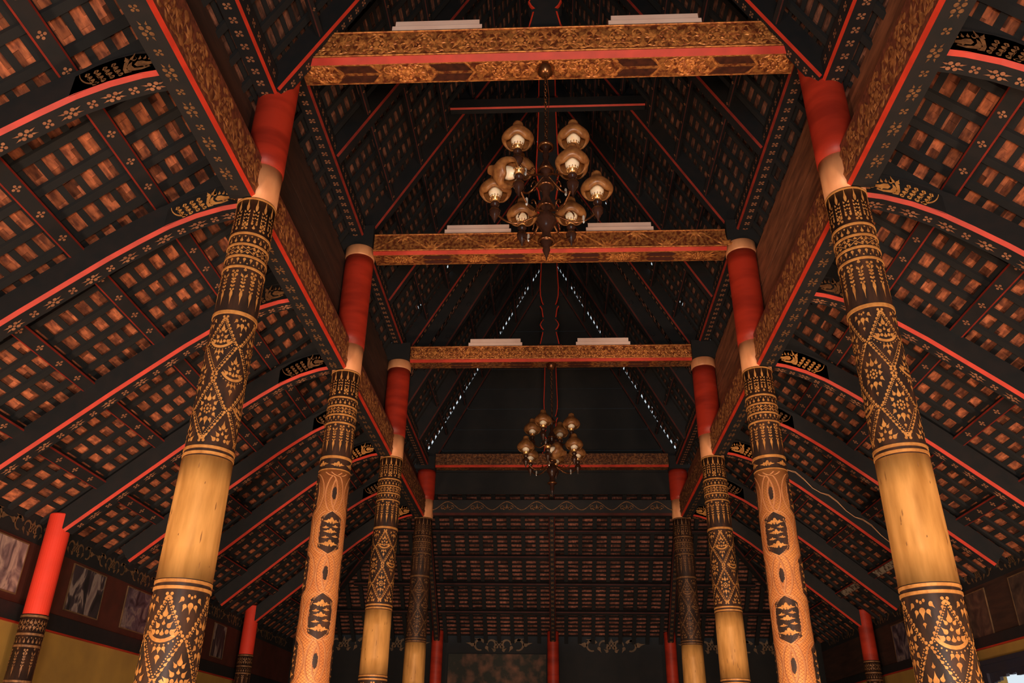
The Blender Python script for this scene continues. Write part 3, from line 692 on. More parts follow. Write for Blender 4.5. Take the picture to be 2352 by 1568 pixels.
# ------------------------------------------------------------------ purlins with stencilled flowers
HALF = [3.87, 5.30, 6.80, 8.32, 9.78, 11.21, 12.83, 14.45]          # curved aisle rafters
HL = ['in front of the nearest column', 'at the nearest column', 'between nearest and second columns', 'at the second column', 'between second and third columns', 'at the third column', 'between third and farthest columns', 'at the farthest column']
for s in (-1, 1):
    for q, X in enumerate((3.12, 3.68, 4.24, 4.78)):
        Z = zlin(X)+ZP-.02
        ye = YB-(5.25-X)-.03
        cuts = [FRONT]+HALF+[ye]
        root = thing('purlin', f'flower-stencilled purlin with red edges under the {SD[s]} aisle roof, {ORD[q]} out from the nave', 'purlin', (s*X, 6, Z), f'purlins of the {SD[s]} aisle roof')
        pts = [(s*X, FRONT, Z), (s*X, ye, Z)]; sv = Vector((-s*ca, 0, sa))
        mb = MB(); mb.sweep(pts, sv, chamfer_cross(.125, .08, .011, both=True)); mb.build('beam_body', 'black', root)
        redstrip(pts, sv, .125, .011, 0, parent=root, mname='redim')
        fm = MB(); nn = Vector((-s*sa, 0, -ca))
        yy = FRONT+.1
        while yy < ye-.05:
            fr = (Vector((s*X, yy, Z)), Vector((0, 1, 0)), sv, nn)
            for f_ in flower4(0, 0, .058, False): flat(fm, f_, fr, .003)
            yy += .30
        stencil(fm, root, 'flower')
for q, y in enumerate((15.42, 15.87, 16.36, 16.88)):
    z = zback(y)-.02; xe = 5.25-(YB-y)-.1
    root = thing('purlin', f'red-edged purlin across the far end roof, {ORD[q]} from the top', 'purlin', (0, y, z), 'purlins of the far end roof')
    pts = [(-xe, y, z), (xe, y, z)]; sv = Vector((0, -ca, sa))
    mb = MB(); mb.sweep(pts, sv, chamfer_cross(.08, .07, .014, both=True)); mb.build('beam_body', 'black', root)
    redstrip(pts, sv, .08, .014, 0, parent=root, mname='redark')
for ti, t in enumerate(TIERS):
    an = math.atan(t[3]); c_, s_ = math.cos(an), math.sin(an)
    for s in (-1, 1):
        for q, X in enumerate((1.93, 1.61, 1.30, .98, .66, .34)):
            z = zraf(X, t)+.035/c_; sv = Vector((-s*c_, 0, s_)); y0, y1 = t[0]+.02, t[1]-.02
            root = thing('purlin', f'thin dark red purlin, {SD[s]} slope of the {t[4]} nave roof, {ORD[q]} from its foot', 'purlin', (s*X, (y0+y1)/2, z), f'purlins of the {t[4]} nave roof')
            pts = [(s*X, y0, z), (s*X, y1, z)]
            mb = MB(); mb.sweep(pts, sv, chamfer_cross(.060, .045, .008, both=True)); mb.build('beam_body', 'black', root)
            redstrip(pts, sv, .060, .008, 0, parent=root, mname='redark', e=.001)
            fm = MB(); nn = Vector((-s*s_, 0, -c_)); yy = y0+.1
            while yy < y1:
                for f_ in flower4(0, 0, .030, False): flat(fm, f_, (Vector((s*X, yy, z)), Vector((0, 1, 0)), sv, nn), .003)
                yy += .30
            stencil(fm, root, 'flower')
# ------------------------------------------------------------------ principal rafters of the nave roof
def nave_rafter(y, t, tn, flowers=True, rn='red', wd=.13, dp=.20, foot=2.22, top=.02):
    an = math.atan(t[3]); c_ = math.cos(an)
    for s in (-1, 1):
        pts = [(s*foot, y, zraf(foot, t)), (s*top, y, zraf(top, t))]
        root = thing('principal_rafter', f'deep black rafter with red lower edge, {SD[s]} nave slope, {tn}', 'rafter', (s*foot, y, zraf(foot, t)), 'principal rafters of the nave roof')
        mb = MB(); mb.sweep(pts, (0, 1, 0), chamfer_cross(wd, dp, .017)); mb.build('beam_body', 'black', root)
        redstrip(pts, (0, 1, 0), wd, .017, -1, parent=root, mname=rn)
        if flowers:
            fm = MB(); ds = Vector((-s*c_, 0, math.sin(an))); nn = Vector((-s*math.sin(an), 0, -c_))
            L = (Vector(pts[1])-Vector(pts[0])).length; face_flowers(fm, Vector(pts[0])+Vector((0, .015, 0)), Vector(pts[1])+Vector((0, .015, 0)), (0, 1, 0), nn, .085, False)
            stencil(fm, root, 'flower')
T0, T1, T2 = TIERS
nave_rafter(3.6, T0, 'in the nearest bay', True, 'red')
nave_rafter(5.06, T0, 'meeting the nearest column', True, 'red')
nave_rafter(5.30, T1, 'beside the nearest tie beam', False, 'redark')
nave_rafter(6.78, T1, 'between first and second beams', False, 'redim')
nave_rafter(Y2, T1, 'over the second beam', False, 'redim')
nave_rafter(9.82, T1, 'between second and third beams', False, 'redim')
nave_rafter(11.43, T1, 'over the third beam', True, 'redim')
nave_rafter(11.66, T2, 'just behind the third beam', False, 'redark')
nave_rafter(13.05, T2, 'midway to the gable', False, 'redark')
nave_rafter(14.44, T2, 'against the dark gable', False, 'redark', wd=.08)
mb = MB(); mb.sweep([(-1.28, Y2-.13, 9.28), (1.28, Y2-.13, 9.28)], (0, 1, 0), chamfer_cross(.10, .16, .016)); cb = mb.build('beam_body', 'black')
root = thing('collar_tie', 'high horizontal collar tie with red edge above the second tie beam', 'beam', (0, Y2, 9.3)); cb.parent = root; cb.matrix_parent_inverse = Matrix.Translation(-root.location)
redstrip([(-1.28, Y2-.13, 9.28), (1.28, Y2-.13, 9.28)], (0, 1, 0), .10, .016, -1, parent=root)
for ti, t in enumerate(TIERS):
    mb = MB(); zr = zraf(0, t)+.02; mb.sweep([(0, t[0], zr-.08), (0, t[1], zr-.08)], (1, 0, 0), [(-.07, 0), (.07, 0), (.07, .2), (-.07, .2)])
    tag(mb.build('ridge_beam', 'deep'), f'dark ridge beam at the top of the {t[4]} nave roof', 'beam', 'ridge beams')
# infill boards between roof tiers, gable wall
for (yy, ta, tb, nm) in ((Y1-.13, T0, T1, 'front'), (Y3+.31, T2, T1, 'rear')):
    mb = MB()
    for s in (-1, 1):
        lo, hi = zraf(0, ta)+(.42 if nm == 'front' else .50), zraf(0, tb)+.42
        mb.add([(s*2.5, yy, lo-2.5*ta[3]), (0, yy, lo), (0, yy, hi), (s*2.5, yy, hi-2.5*tb[3]), (s*2.5, yy+.02, lo-2.5*ta[3]), (0, yy+.02, lo), (0, yy+.02, hi), (s*2.5, yy+.02, hi-2.5*tb[3])],
               [(0, 1, 2, 3), (7, 6, 5, 4), (0, 4, 5, 1), (2, 6, 7, 3), (0, 3, 7, 4), (1, 5, 6, 2)])
    struct(mb.build(f'wall_gable_{nm}', 'deep'))
mb = MB()
zt = zraf(0, T2)+.53
for i in range(12):
    za, zb_ = 5.98+(i*.42), 5.98+(i+1)*.42-.008
    xw = lambda z: max(.02, min(2.5, (zt-z)/T2[3]))
    yq = Y4+.07+(.006 if i % 2 else 0)
    a, b = xw(za), xw(zb_)
    mb.add([(-a, yq, za), (a, yq, za), (b, yq, zb_), (-b, yq, zb_), (-a, yq+.03, za), (a, yq+.03, za), (b, yq+.03, zb_), (-b, yq+.03, zb_)], [(0, 1, 2, 3), (7, 6, 5, 4), (0, 4, 5, 1), (2, 6, 7, 3), (0, 3, 7, 4), (1, 5, 6, 2)])
struct(mb.build('wall_gable_back', 'deep'))
# vine-stencilled beam across between the farthest columns
root = thing('vine_beam', 'dark beam with wavy vine stencil between the two farthest columns', 'beam', (0, Y4, 5.56))
pts = [(-2.13, Y4, 5.56), (2.13, Y4, 5.56)]
mb = MB(); mb.sweep(pts, (0, 1, 0), chamfer_cross(.14, .27, .035)); mb.build('beam_body', 'black', root)
redstrip(pts, (0, 1, 0), .14, .035, -1, parent=root, mname='redark')
vm = MB(); fr = (Vector((0, Y4-.07, 5.62)), Vector((1, 0, 0)), Vector((0, 0, 1)), Vector((0, -1, 0)))
for i in range(8):
    c = -1.87+i*.535
    for s2 in (-1, 1):
        P_ = [(c+s2*.27*t_, .02+.15*(math.cos(t_*math.pi)*.5+.5)) for t_ in [k_/10 for k_ in range(11)]]
        for a, b in zip(P_, P_[1:]): flat(vm, [a, b, (b[0], b[1]+.016), (a[0], a[1]+.016)], fr, .003)
        for d_ in (30, 75): flat(vm, leaf(c+s2*.03, .04, .09, .035, s2*d_), fr, .003)
        for q in arcpolys(c+s2*.08, .07, .035, 0, 260, .014, .008, 6): flat(vm, q, fr, .003)
    flat(vm, leaf(c, .05, .1, .035, 0), fr, .003)
stencil(vm, root, 'goldfar')
# ------------------------------------------------------------------ curved aisle rafters with naga heads
def naga(frame, k=1.0):                            # painted naga head, comb of leaves trailing outwards; +x points away from the nave
    L = []
    L += arcpolys(.030, .062, .020, -120, 170, .016, .009, 8)
    L += arcpolys(.048, .10, .045, -100, -20, .010, .014, 5)
    L.append([(.075, .072), (.12, .060), (.19, .070), (.215, .098), (.20, .125), (.165, .118), (.135, .098), (.10, .092)])
    L.append([(.09, .045), (.15, .028), (.235, .040), (.262, .075), (.255, .115), (.235, .135), (.232, .095), (.205, .062), (.15, .048)])
    L.append([(.215, .028), (.262, .030), (.285, .075), (.29, .14), (.255, .165), (.262, .10), (.25, .06)])
    L.append(leaf(.245, .15, .07, .034, -10)); L.append(leaf(.275, .15, .055, .03, 25))
    for i in range(5): L.append(leaf(.085+i*.034, .100+i*.012, .042, .022, -25+i*10))
    L.append(leaf(.22, .135, .065, .030, 15)); L.append(leaf(.10, .052, .03, .012, 90)); L.append(leaf(.13, .050, .03, .012, 60))
    for i in range(4):                               # comb rows of leaves
        x = .275+i*.055
        for j in range(4): L.append(drop(x+j*.026, .024+j*.037-i*.003, .042, .034, 58-j*8))
        L += arcpolys(x-.075, .17, .165, -60, -4, .006, .005, 7)
    L += arcpolys(.385, .22, .205, -78, -12, .014, .004, 9)
    return [[(p[0]*k, p[1]*k) for p in q] for q in L]
for s in (-1, 1):
    for i, y in enumerate(HALF):
        Xs = [2.42, 2.5, 2.6, 2.7, 2.8, 2.9, 3.0, 3.1, 3.2, 3.3, 3.42, 3.7, 4.0, 4.6, 5.0]
        xend = 5.06; Xs[-1] = xend
        wd, dp, c = .16, .22, .024
        pts = [(s*X, y, zbeam(X)) for X in Xs]
        root = thing('curved_rafter', f'curved {SD[s]} aisle rafter with bright red edge, {HL[i]}', 'rafter', (s*2.42, y, 5.56), 'curved rafters of the aisles')
        mb = MB(); mb.sweep(pts, (0, 1, 0), chamfer_cross(wd, dp, c)); mb.build('beam_body', 'black', root)
        redstrip(pts, (0, 1, 0), wd, c, -1, parent=root)
        # infill piece above the curve that carries the straight rafters
        mb = MB()
        top = [(X, zlin(X)+ZP-.025) for X in (2.5, 2.8, 3.1, 3.4, 4.0, 5.0)]
        bot = [(X, zbeam(X)+dp-.04) for X in (2.5, 2.8, 3.1, 3.4, 4.0, 5.0)]
        vv = [(s*X, y+e, z) for (X, z) in top for e in (-.03, .03)]+[(s*X, y+e, z) for (X, z) in bot for e in (-.03, .03)]
        ff = []; n = len(top)
        for q in range(n-1):
            ff += [(2*q, 2*q+2, 2*n+2*q+2, 2*n+2*q), (2*q+1, 2*n+2*q+1, 2*n+2*q+3, 2*q+3), (2*q, 2*q+1, 2*q+3, 2*q+2), (2*n+2*q, 2*n+2*q+2, 2*n+2*q+3, 2*n+2*q+1)]
        mb.add(vv, ff); mb.build('infill_board', 'deep', root)
        fm = MB()
        P_ = [Vector((s*X, y+.02, zbeam(X))) for X in [2.5+.126*k_ for k_ in range(21)]]
        for q, (a, b) in enumerate(zip(P_, P_[1:])):
            m_ = (a+b)/2; t = (b-a).normalized(); nn = Vector((0, 1, 0)).cross(t); nn = nn if nn.z < 0 else -nn
            fr = (m_+nn*0, t, Vector((0, 1, 0)), nn)
            for f_ in flower4(0, 0, .060 if q % 2 else .075, True): flat(fm, f_, fr, .003)
            if q % 2 == 0:
                for a2 in (-1, 1):
                    for b2 in (-1, 1): flat(fm, leaf(a2*.035, b2*.012, .045, .014, a2*(75 if b2 > 0 else 105)), fr, .003)
        stencil(fm, root, 'flower')
        nm = MB()                                    # head painted on the front face, following the curve
        for q in naga(None, .93):
            vv = []
            for (a, b) in q:
                X = 2.47+a; dz = (zbeam(X+.05)-zbeam(X-.05))/.1
                z = zbeam(X)+c+.004+b; vv.append((s*(X), y-wd/2-.003, z))
            nm.add(vv, [tuple(range(len(vv)))])
        # backing board shaped like the head
        hb = MB(); out = [(2.46, .16), (2.56, .19), (2.68, .22), (2.80, .225), (2.92, .222), (3.04, .20)]
        vt = [(s*X, y-wd/2+e, zbeam(X)+h_) for X, h_ in out for e in (0, .05)]; vb = [(s*X, y-wd/2+e, zbeam(X)+c) for X, h_ in out for e in (0, .05)]; n = len(out); ff = []
        for q in range(n-1):
            ff += [(2*q, 2*q+2, 2*n+2*q+2, 2*n+2*q), (2*q+1, 2*n+2*q+1, 2*n+2*q+3, 2*q+3), (2*q, 2*q+1, 2*q+3, 2*q+2)]
        hb.add(vt+vb, ff); hb.build('head_board', 'black', root)
        nm.build('painted_naga_head', 'gold' if not (s < 0 and i in (0, 2, 3)) and i not in (0, 2, 4, 6) else 'goldfar', root)
# hip rafters at the back corners
for s in (-1, 1):
    n = 9; pts = []
    for k in range(n):
        t = k/(n-1); X = 2.42+2.75*t; y = Y4+.15+(YB-Y4-.2)*t
        zz = zlin(X)+ZP-.05-(.16*math.exp(-((t)/.25)**2)); pts.append((s*X, y, zz))
    sv = Vector((s*1, -1, 0)).normalized()
    root = thing('hip_rafter', f'diagonal hip rafter at the far {SD[s]} corner of the roof', 'rafter', pts[0], 'hip rafters')
    mb = MB(); mb.sweep(pts, (s*.7071, -.7071, 0) if False else Vector((s, -1, 0)).normalized(), chamfer_cross(.13, .18, .018, both=True)); mb.build('beam_body', 'black', root)
    redstrip(pts, Vector((s, -1, 0)).normalized(), .13, .018, 0, parent=root, mname='redark')
# back lean-to principal rafters down to the small red columns
for q, x in enumerate((-2.33, 0.0, 2.33)):
    pts = [(x, Y4+.15, zback(Y4+.15)-.19), (x, 17.35, zback(17.35)-.19)]
    root = thing('curved_rafter', f'flower-stencilled rafter down the far end roof to the {["left", "middle", "right"][q]} back column', 'rafter', pts[0], 'rafters of the far end roof with stencils')
    mb = MB(); mb.sweep(pts, (1, 0, 0), chamfer_cross(.12, .15, .02, both=True)); mb.build('beam_body', 'black', root)
    redstrip(pts, (1, 0, 0), .12, .02, 0, parent=root, mname='redark')
    fm = MB(); face_flowers(fm, pts[0], pts[1], (1, 0, 0), (0, -sa, -ca), .085, False); stencil(fm, root, 'goldfar')
# ------------------------------------------------------------------ small outer columns
def outer_column(x, y, zt, zs, label, bright, notch=False):
    root = thing('outer_column', label, 'column', (x, y, 0), 'shorter red-topped outer columns')
    mb = MB(); mb.lathe([(.118, zs), (.115, zt-.01), (.108, zt)], (x, y, 0), 32, caps=True); mb.build('red_top', bright, root, smooth=False)
    if notch:
        mb = MB(); mb.box(x-.035, x+.035, y-.125, y-.10, zt-.16, zt-.01); mb.build('dark_notch', 'deep', root)
    rf = lambda z: .122
    mb = MB(); mb.lathe([(.124, 0), (.122, zs)], (x, y, 0), 32, caps=True); sh = mb.build('lacquered_shaft', 'lacq', root, smooth=True)
    ring = MB()
    for z in (zs-.02, zs-.19, zs-.30, zs-.62): ring.lathe([(.120, z-.012), (.127, z-.010), (.127, z+.010), (.120, z+.012)], (x, y, 0), 32)
    ring.build('gold_ring', 'goldfar', root)
    wp = Wrap(x, y, rf, math.atan2(-y, -x)); 
    smallband(wp, zs-.04, zs-.17, 1); smallband(wp, zs-.205, zs-.285, 0); spires(wp, zs-.32, zs-.60, 10, -1); smallband(wp, zs-.64, zs-.78, 1)
    wp.mb.build('gold_leaf_pattern', 'goldfar', sh)
for s in (-1, 1):
    for i, (y, zs) in enumerate(((Y1, 2.9), (Y2, 2.86), (Y3, 2.95), (Y4, 3.18))):
        outer_column(s*5.17, y, 3.88 if i < 3 else 3.97, zs, f'short red-topped column at the {SD[s]} outer wall, in line with the {NEAR[i]} nave column', 'redbright' if s < 0 else 'redcol')
for q, x in enumerate((-2.33, 0.0, 2.33)):
    outer_column(x, 17.35, 3.99, 2.4, f'red column before the far wall, {["left", "middle", "right"][q]} of three', 'redcol', True)
# ------------------------------------------------------------------ outer walls
def scroll(mb, fr, c, z, k=1.0):
    def put(P_): flat(mb, P_, fr, .004)
    for s2 in (-1, 1):
        for q in arcpolys(c+s2*.115*k, z, .065*k, 90-s2*95, 90+s2*140, .015*k, .045*k, 10): put(q)
        for q in arcpolys(c+s2*.29*k, z-.005*k, .075*k, 90+s2*60, 90-s2*200, .040*k, .020*k, 12): put(q)
        put(leaf(c+s2*.36*k, z, .15*k, .07*k, s2*80)); put(leaf(c+s2*.20*k, z-.02*k, .1*k, .05*k, s2*-150)); put(leaf(c+s2*.05*k, z-.09*k, .08*k, .05*k, s2*60))
        put(leaf(c+s2*.27*k, z+.06*k, .12*k, .04*k, s2*75))
    for q in flower4(c, z, .11*k, True): put(q)
    put(leaf(c, z+.04*k, .07*k, .05*k, 0))
PIC = [picmat('photo_print_a', [(.3, (.02, .02, .025)), (.45, (.22, .16, .17)), (.58, (.55, .42, .36)), (.7, (.06, .05, .06))], 4.5, (1, 1.6, .9)),
       picmat('photo_print_b', [(.35, (.015, .018, .02)), (.5, (.05, .04, .05)), (.56, (.30, .25, .22)), (.72, (.14, .10, .11))], 3.2, (1, 2.2, .7)),
       picmat('photo_print_c', [(.35, (.02, .02, .03)), (.52, (.10, .08, .11)), (.62, (.24, .19, .18)), (.75, (.03, .03, .04))], 5, (1, 1.2, 1.2)),
       picmat('photo_print_d', [(.3, (.03, .022, .02)), (.5, (.07, .045, .035)), (.65, (.13, .075, .05)), (.8, (.05, .04, .03))], 6, (1, 1, 1))]
for s in (-1, 1):
    xw = 5.36; zf = 3.57 if s < 0 else 3.68; zr1, zr0 = (2.96, 2.80) if s < 0 else (3.09, 2.97)
    WY0, WY1 = 10.22, 11.35
    mb = MB()                                     # ochre wall, with a window opening on the right
    x0, x1 = sorted((s*(xw+.0), s*(xw+.18)))
    if s < 0: mb.box(x0, x1, -3, YB+.3, 0, zr0)
    else:
        mb.box(x0, x1, -3, 9.98, 0, zr0); mb.box(x0, x1, 11.02, YB+.3, 0, zr0); mb.box(x0, x1, 9.98, 11.02, 2.72, zr0); mb.box(x0, x1, 9.98, 11.02, 0, .9)
    struct(mb.build(f'wall_{SD[s]}', 'ochre'))
    mb = MB(); mb.box(x0, x1, -3, YB+.3, zr1, zf); struct(mb.build(f'wall_panel_{SD[s]}', 'panel' if s < 0 else 'plank'))
    mb = MB(); mb.box(x0, x1, -3, YB+.3, zf, 4.45); struct(mb.build(f'wall_frieze_{SD[s]}', 'deep'))
    mb = MB(); xa, xb = sorted((s*(xw-.03), s*(xw+.02))); mb.box(xa, xb, -3, YB+.2, zr0, zr1); tr = struct(mb.build(f'trim_rail_{SD[s]}', 'black'))
    mb = MB(); mb.box(xa, xb, -3, YB+.2, zr0-.018, zr0-.001); e_ = mb.build('red_edge', 'redcol', tr)
    fm = MB(); fr = (Vector((s*xw, 0, 0)), Vector((0, 1, 0)), Vector((0, 0, 1)), Vector((-s, 0, 0)))
    y = 5.6
    while y < 17: scroll(fm, fr, y, zf+.13, .85); y += .86
    o = fm.build('frieze_stencil', 'frieze', bpy.data.objects[f'wall_frieze_{SD[s]}'])
    P_ = [(6.9, .8), (7.55, .62), (9.45, .66), (10.62, .58), (11.85, .60), (13.05, .6), (13.75+.9, .55)] if s < 0 else [(9.75, .62), (11.0, .62), (13.55, .55), (12.3, .55)]
    if s < 0: P_ = [(7.78, .78), (9.45, .72), (10.72, .66), (11.9, .6), (13.62, .50)]
    for q, (yc, wd) in enumerate(P_):
        z0, z1 = (3.05, 3.53) if s < 0 else (3.06, 3.62)
        root = thing('wall_photograph', (['large crowd photograph at the left frame edge', 'dark photograph of a pale standing figure', 'murky portrait photograph half hidden by the nearest left column', 'framed photograph behind the nearest left column', 'small dim photograph left of the red column'][q] if s < 0 else
                     ['brown faded photograph at the right frame edge', 'brown faded photograph beside the nearest right column', 'grey landscape photograph right of the slim red column', 'dim photograph behind the nearest right column'][q])+' on the outer wall panel', 'photograph', (s*xw, yc, z0), 'photographs on the outer walls')
        mb = MB(); xa, xb = sorted((s*(xw-.012), s*(xw-.001))); mb.box(xa, xb, yc-wd/2, yc+wd/2, z0, z1); mb.build('print', PIC[q % 3] if s < 0 else PIC[3 if q != 2 else 2], root)
        mb = MB(); t_ = .012; xa, xb = sorted((s*(xw-.016), s*(xw-.002)))
        for (ya, yb, za, zb_) in ((yc-wd/2-t_, yc+wd/2+t_, z0-t_, z0), (yc-wd/2-t_, yc+wd/2+t_, z1, z1+t_), (yc-wd/2-t_, yc-wd/2, z0, z1), (yc+wd/2, yc+wd/2+t_, z0, z1)): mb.box(xa, xb, ya, yb, za, zb_)
        mb.build('frame', 'frieze', root)
# window on the right wall: dark blue frame, scalloped head
mb = MB(); xa, xb = 5.29, 5.38
for b in ((xa, xb, 9.90, 11.10, 2.67, 2.76), (xa, xb, 9.90, 10.02, .9, 2.67), (xa, xb, 10.98, 11.10, .9, 2.67), (xa-.03, xb, 9.84, 11.16, 2.76, 2.81)): mb.box(*b)
win = struct(mb.build('window_1', 'blue'))
mb = MB(); n = 12
for i in range(n):
    ya, yb = 10.02+.96*i/n, 10.02+.96*(i+1)/n; t = abs((i+.5)/n-.5)*2; h_ = .05+.20*t*t+.03*(i % 2)
    mb.box(5.32, 5.36, ya, yb, 2.66-h_*.6, 2.675)
mb.build('window_fretwork', 'blue', win)
mb = MB(); mb.box(5.285, 5.30, 9.89, 9.905, .9, 2.67); mb.box(5.285, 5.30, 10.015, 10.03, .9, 2.6); mb.build('red_edge', 'redcol', win)
# back wall
mb = MB(); mb.box(-5.5, 5.5, 17.62, 17.8, 0, 3.60); struct(mb.build('wall_back', 'deep'))
mb = MB(); mb.box(-5.5, 5.5, 17.62, 17.8, 3.60, 4.6); fz = struct(mb.build('wall_frieze_back', 'deep'))
fm = MB(); fr = (Vector((0, 17.62, 0)), Vector((1, 0, 0)), Vector((0, 0, 1)), Vector((0, -1, 0)))
for x in (-4.3, -3.2, -1.10, 1.18, 3.2, 4.3): scroll(fm, fr, x, 3.765, 1.35)
fm.build('frieze_stencil', 'frieze', fz)
mb = MB(); mb.box(-2.12, -.14, 17.57, 17.615, 2.6, 3.58); tag(mb.build('mural_panel', 'mural'), 'faded dark mural panel on the far wall between left and middle red columns', 'mural')
mb = MB(); mb.box(-5.6, 5.6, -3.2, -3.05, 0, 8); struct(mb.build('wall_front', 'plank'))
mb = MB(); mb.box(-5.6, 5.6, -3.1, 18.1, -.12, 0); struct(mb.build('floor', 'stone'))
# closed roof behind the camera's view so no sky spills in from behind
mb = MB()
for s in (-1, 1):
    for (a, za, b, zb_) in ((5.55, zlin(5.5)+ZT_, 2.5, zlin(2.5)+ZT_), (2.6, zraf(2.6, T0)+.3, 0, zraf(0, T0)+.45)):
        mb.add([(s*a, -3.2, za), (s*b, -3.2, zb_), (s*b, FRONT+.2, zb_), (s*a, FRONT+.2, za), (s*a, -3.2, za+.1), (s*b, -3.2, zb_+.1), (s*b, FRONT+.2, zb_+.1), (s*a, FRONT+.2, za+.1)],
               [(0, 1, 2, 3), (7, 6, 5, 4), (0, 4, 5, 1), (2, 6, 7, 3), (0, 3, 7, 4), (1, 5, 6, 2)])
struct(mb.build('ceiling_porch', 'deep'))
mb = MB(); mb.box(-2.6, 2.6, -3.2, -3.05, 5.5, 11.6); mb.box(-5.6, 5.6, -3.2, -3.05, 3, 7); struct(mb.build('wall_front_upper', 'plank'))
# ------------------------------------------------------------------ king posts
def king(y, z0, prof, label):
    # prof: (half width, height above z0)
    root = thing('king_post', label, 'post', (0, y, z0), 'vase-shaped king posts')
    d = .075; mb = MB(); n = len(prof)
    vv = [(sx*hw, y+e, z0+h) for hw, h in prof for sx in (-1, 1) for e in (-d, d)]
    ff = []
    for i in range(n-1):
        a = 4*i; b = 4*(i+1)
        ff += [(a, a+2, b+2, b), (a+1, b+1, b+3, a+3), (a, b, b+1, a+1), (a+2, a+3, b+3, b+2)]
    ff += [(0, 1, 3, 2), (4*n-4, 4*n-2, 4*n-1, 4*n-3)]
    mb.add(vv, ff); mb.build('post_body', 'black', root)
    rm = MB()
    for (hw0, h0), (hw1, h1) in zip(prof, prof[1:]):
        if abs(h1-h0) < .03: continue
        for sx in (-1, 1):
            w_ = .014
            rm.add([(sx*hw0, y-d-.003, z0+h0), (sx*(hw0-w_), y-d-.006, z0+h0), (sx*(hw1-w_), y-d-.006, z0+h1), (sx*hw1, y-d-.003, z0+h1), (sx*(hw0+.002), y-d+.02, z0+h0), (sx*(hw1+.002), y-d+.02, z0+h1)],
                   [(0, 1, 2, 3), (0, 3, 5, 4)])
    rm.build('red_edge', 'red', root)
PR = [(.18, 0), (.18, .03), (.15, .04), (.145, .07), (.115, .22), (.11, .25), (.125, .26), (.125, .28), (.10, .29), (.13, .33), (.15, .38), (.13, .43), (.10, .47), (.12, .48), (.12, .50), (.105, .51),
      (.125, .66), (.15, .71), (.15, .73), (.10, .735), (.12, .78), (.145, .9), (.15, 1.05), (.135, 1.4), (.12, 2.0), (.11, 3.3)]
king(Y1, 7.29, PR, 'king post rising from the nearest tie beam at the top frame edge')
king(Y2, 7.335, PR, 'king post on the second tie beam behind the large chandelier')
king(Y3, 7.27, PR, 'king post on the third tie beam, its red vase outline clearly seen')
king(Y4-.06, 6.68, [(a*.9, b) for a, b in PR], 'king post against the dark gable behind the small chandelier')
# ------------------------------------------------------------------ fluorescent fittings on the beams
for (xa, xb, y, z, lb) in ((-1.34, -.55, Y1-.075, 7.292, 'left one on the nearest tie beam'), (.55, 1.35, Y1-.075, 7.292, 'right one on the nearest tie beam'),
                           (-1.26, -.45, Y2-.065, 7.337, 'left one on the second tie beam'), (.46, 1.27, Y2-.065, 7.337, 'right one on the second tie beam'),
                           (-1.24, -.42, Y3-.06, 7.272, 'left one on the third tie beam'), (.40, 1.22, Y3-.06, 7.272, 'right one on the third tie beam')):
    root = thing('fluorescent_light', 'white fluorescent light fitting, '+lb, 'light fitting', ((xa+xb)/2, y, z), 'white light fittings on the tie beams')
    mb = MB(); mb.sweep([(xa, y, z), (xb, y, z)], (0, 1, 0), [(-.055, 0), (.055, 0), (.055, .055), (-.055, .055)]); mb.build('base_channel', 'white', root)
    mb = MB(); mb.sweep([(xa+.025, y, z+.056), (xb-.025, y, z+.056)], (0, 1, 0), [(-.048, 0), (.048, 0), (.044, .068), (-.044, .068)]); mb.build('diffuser', 'white', root)
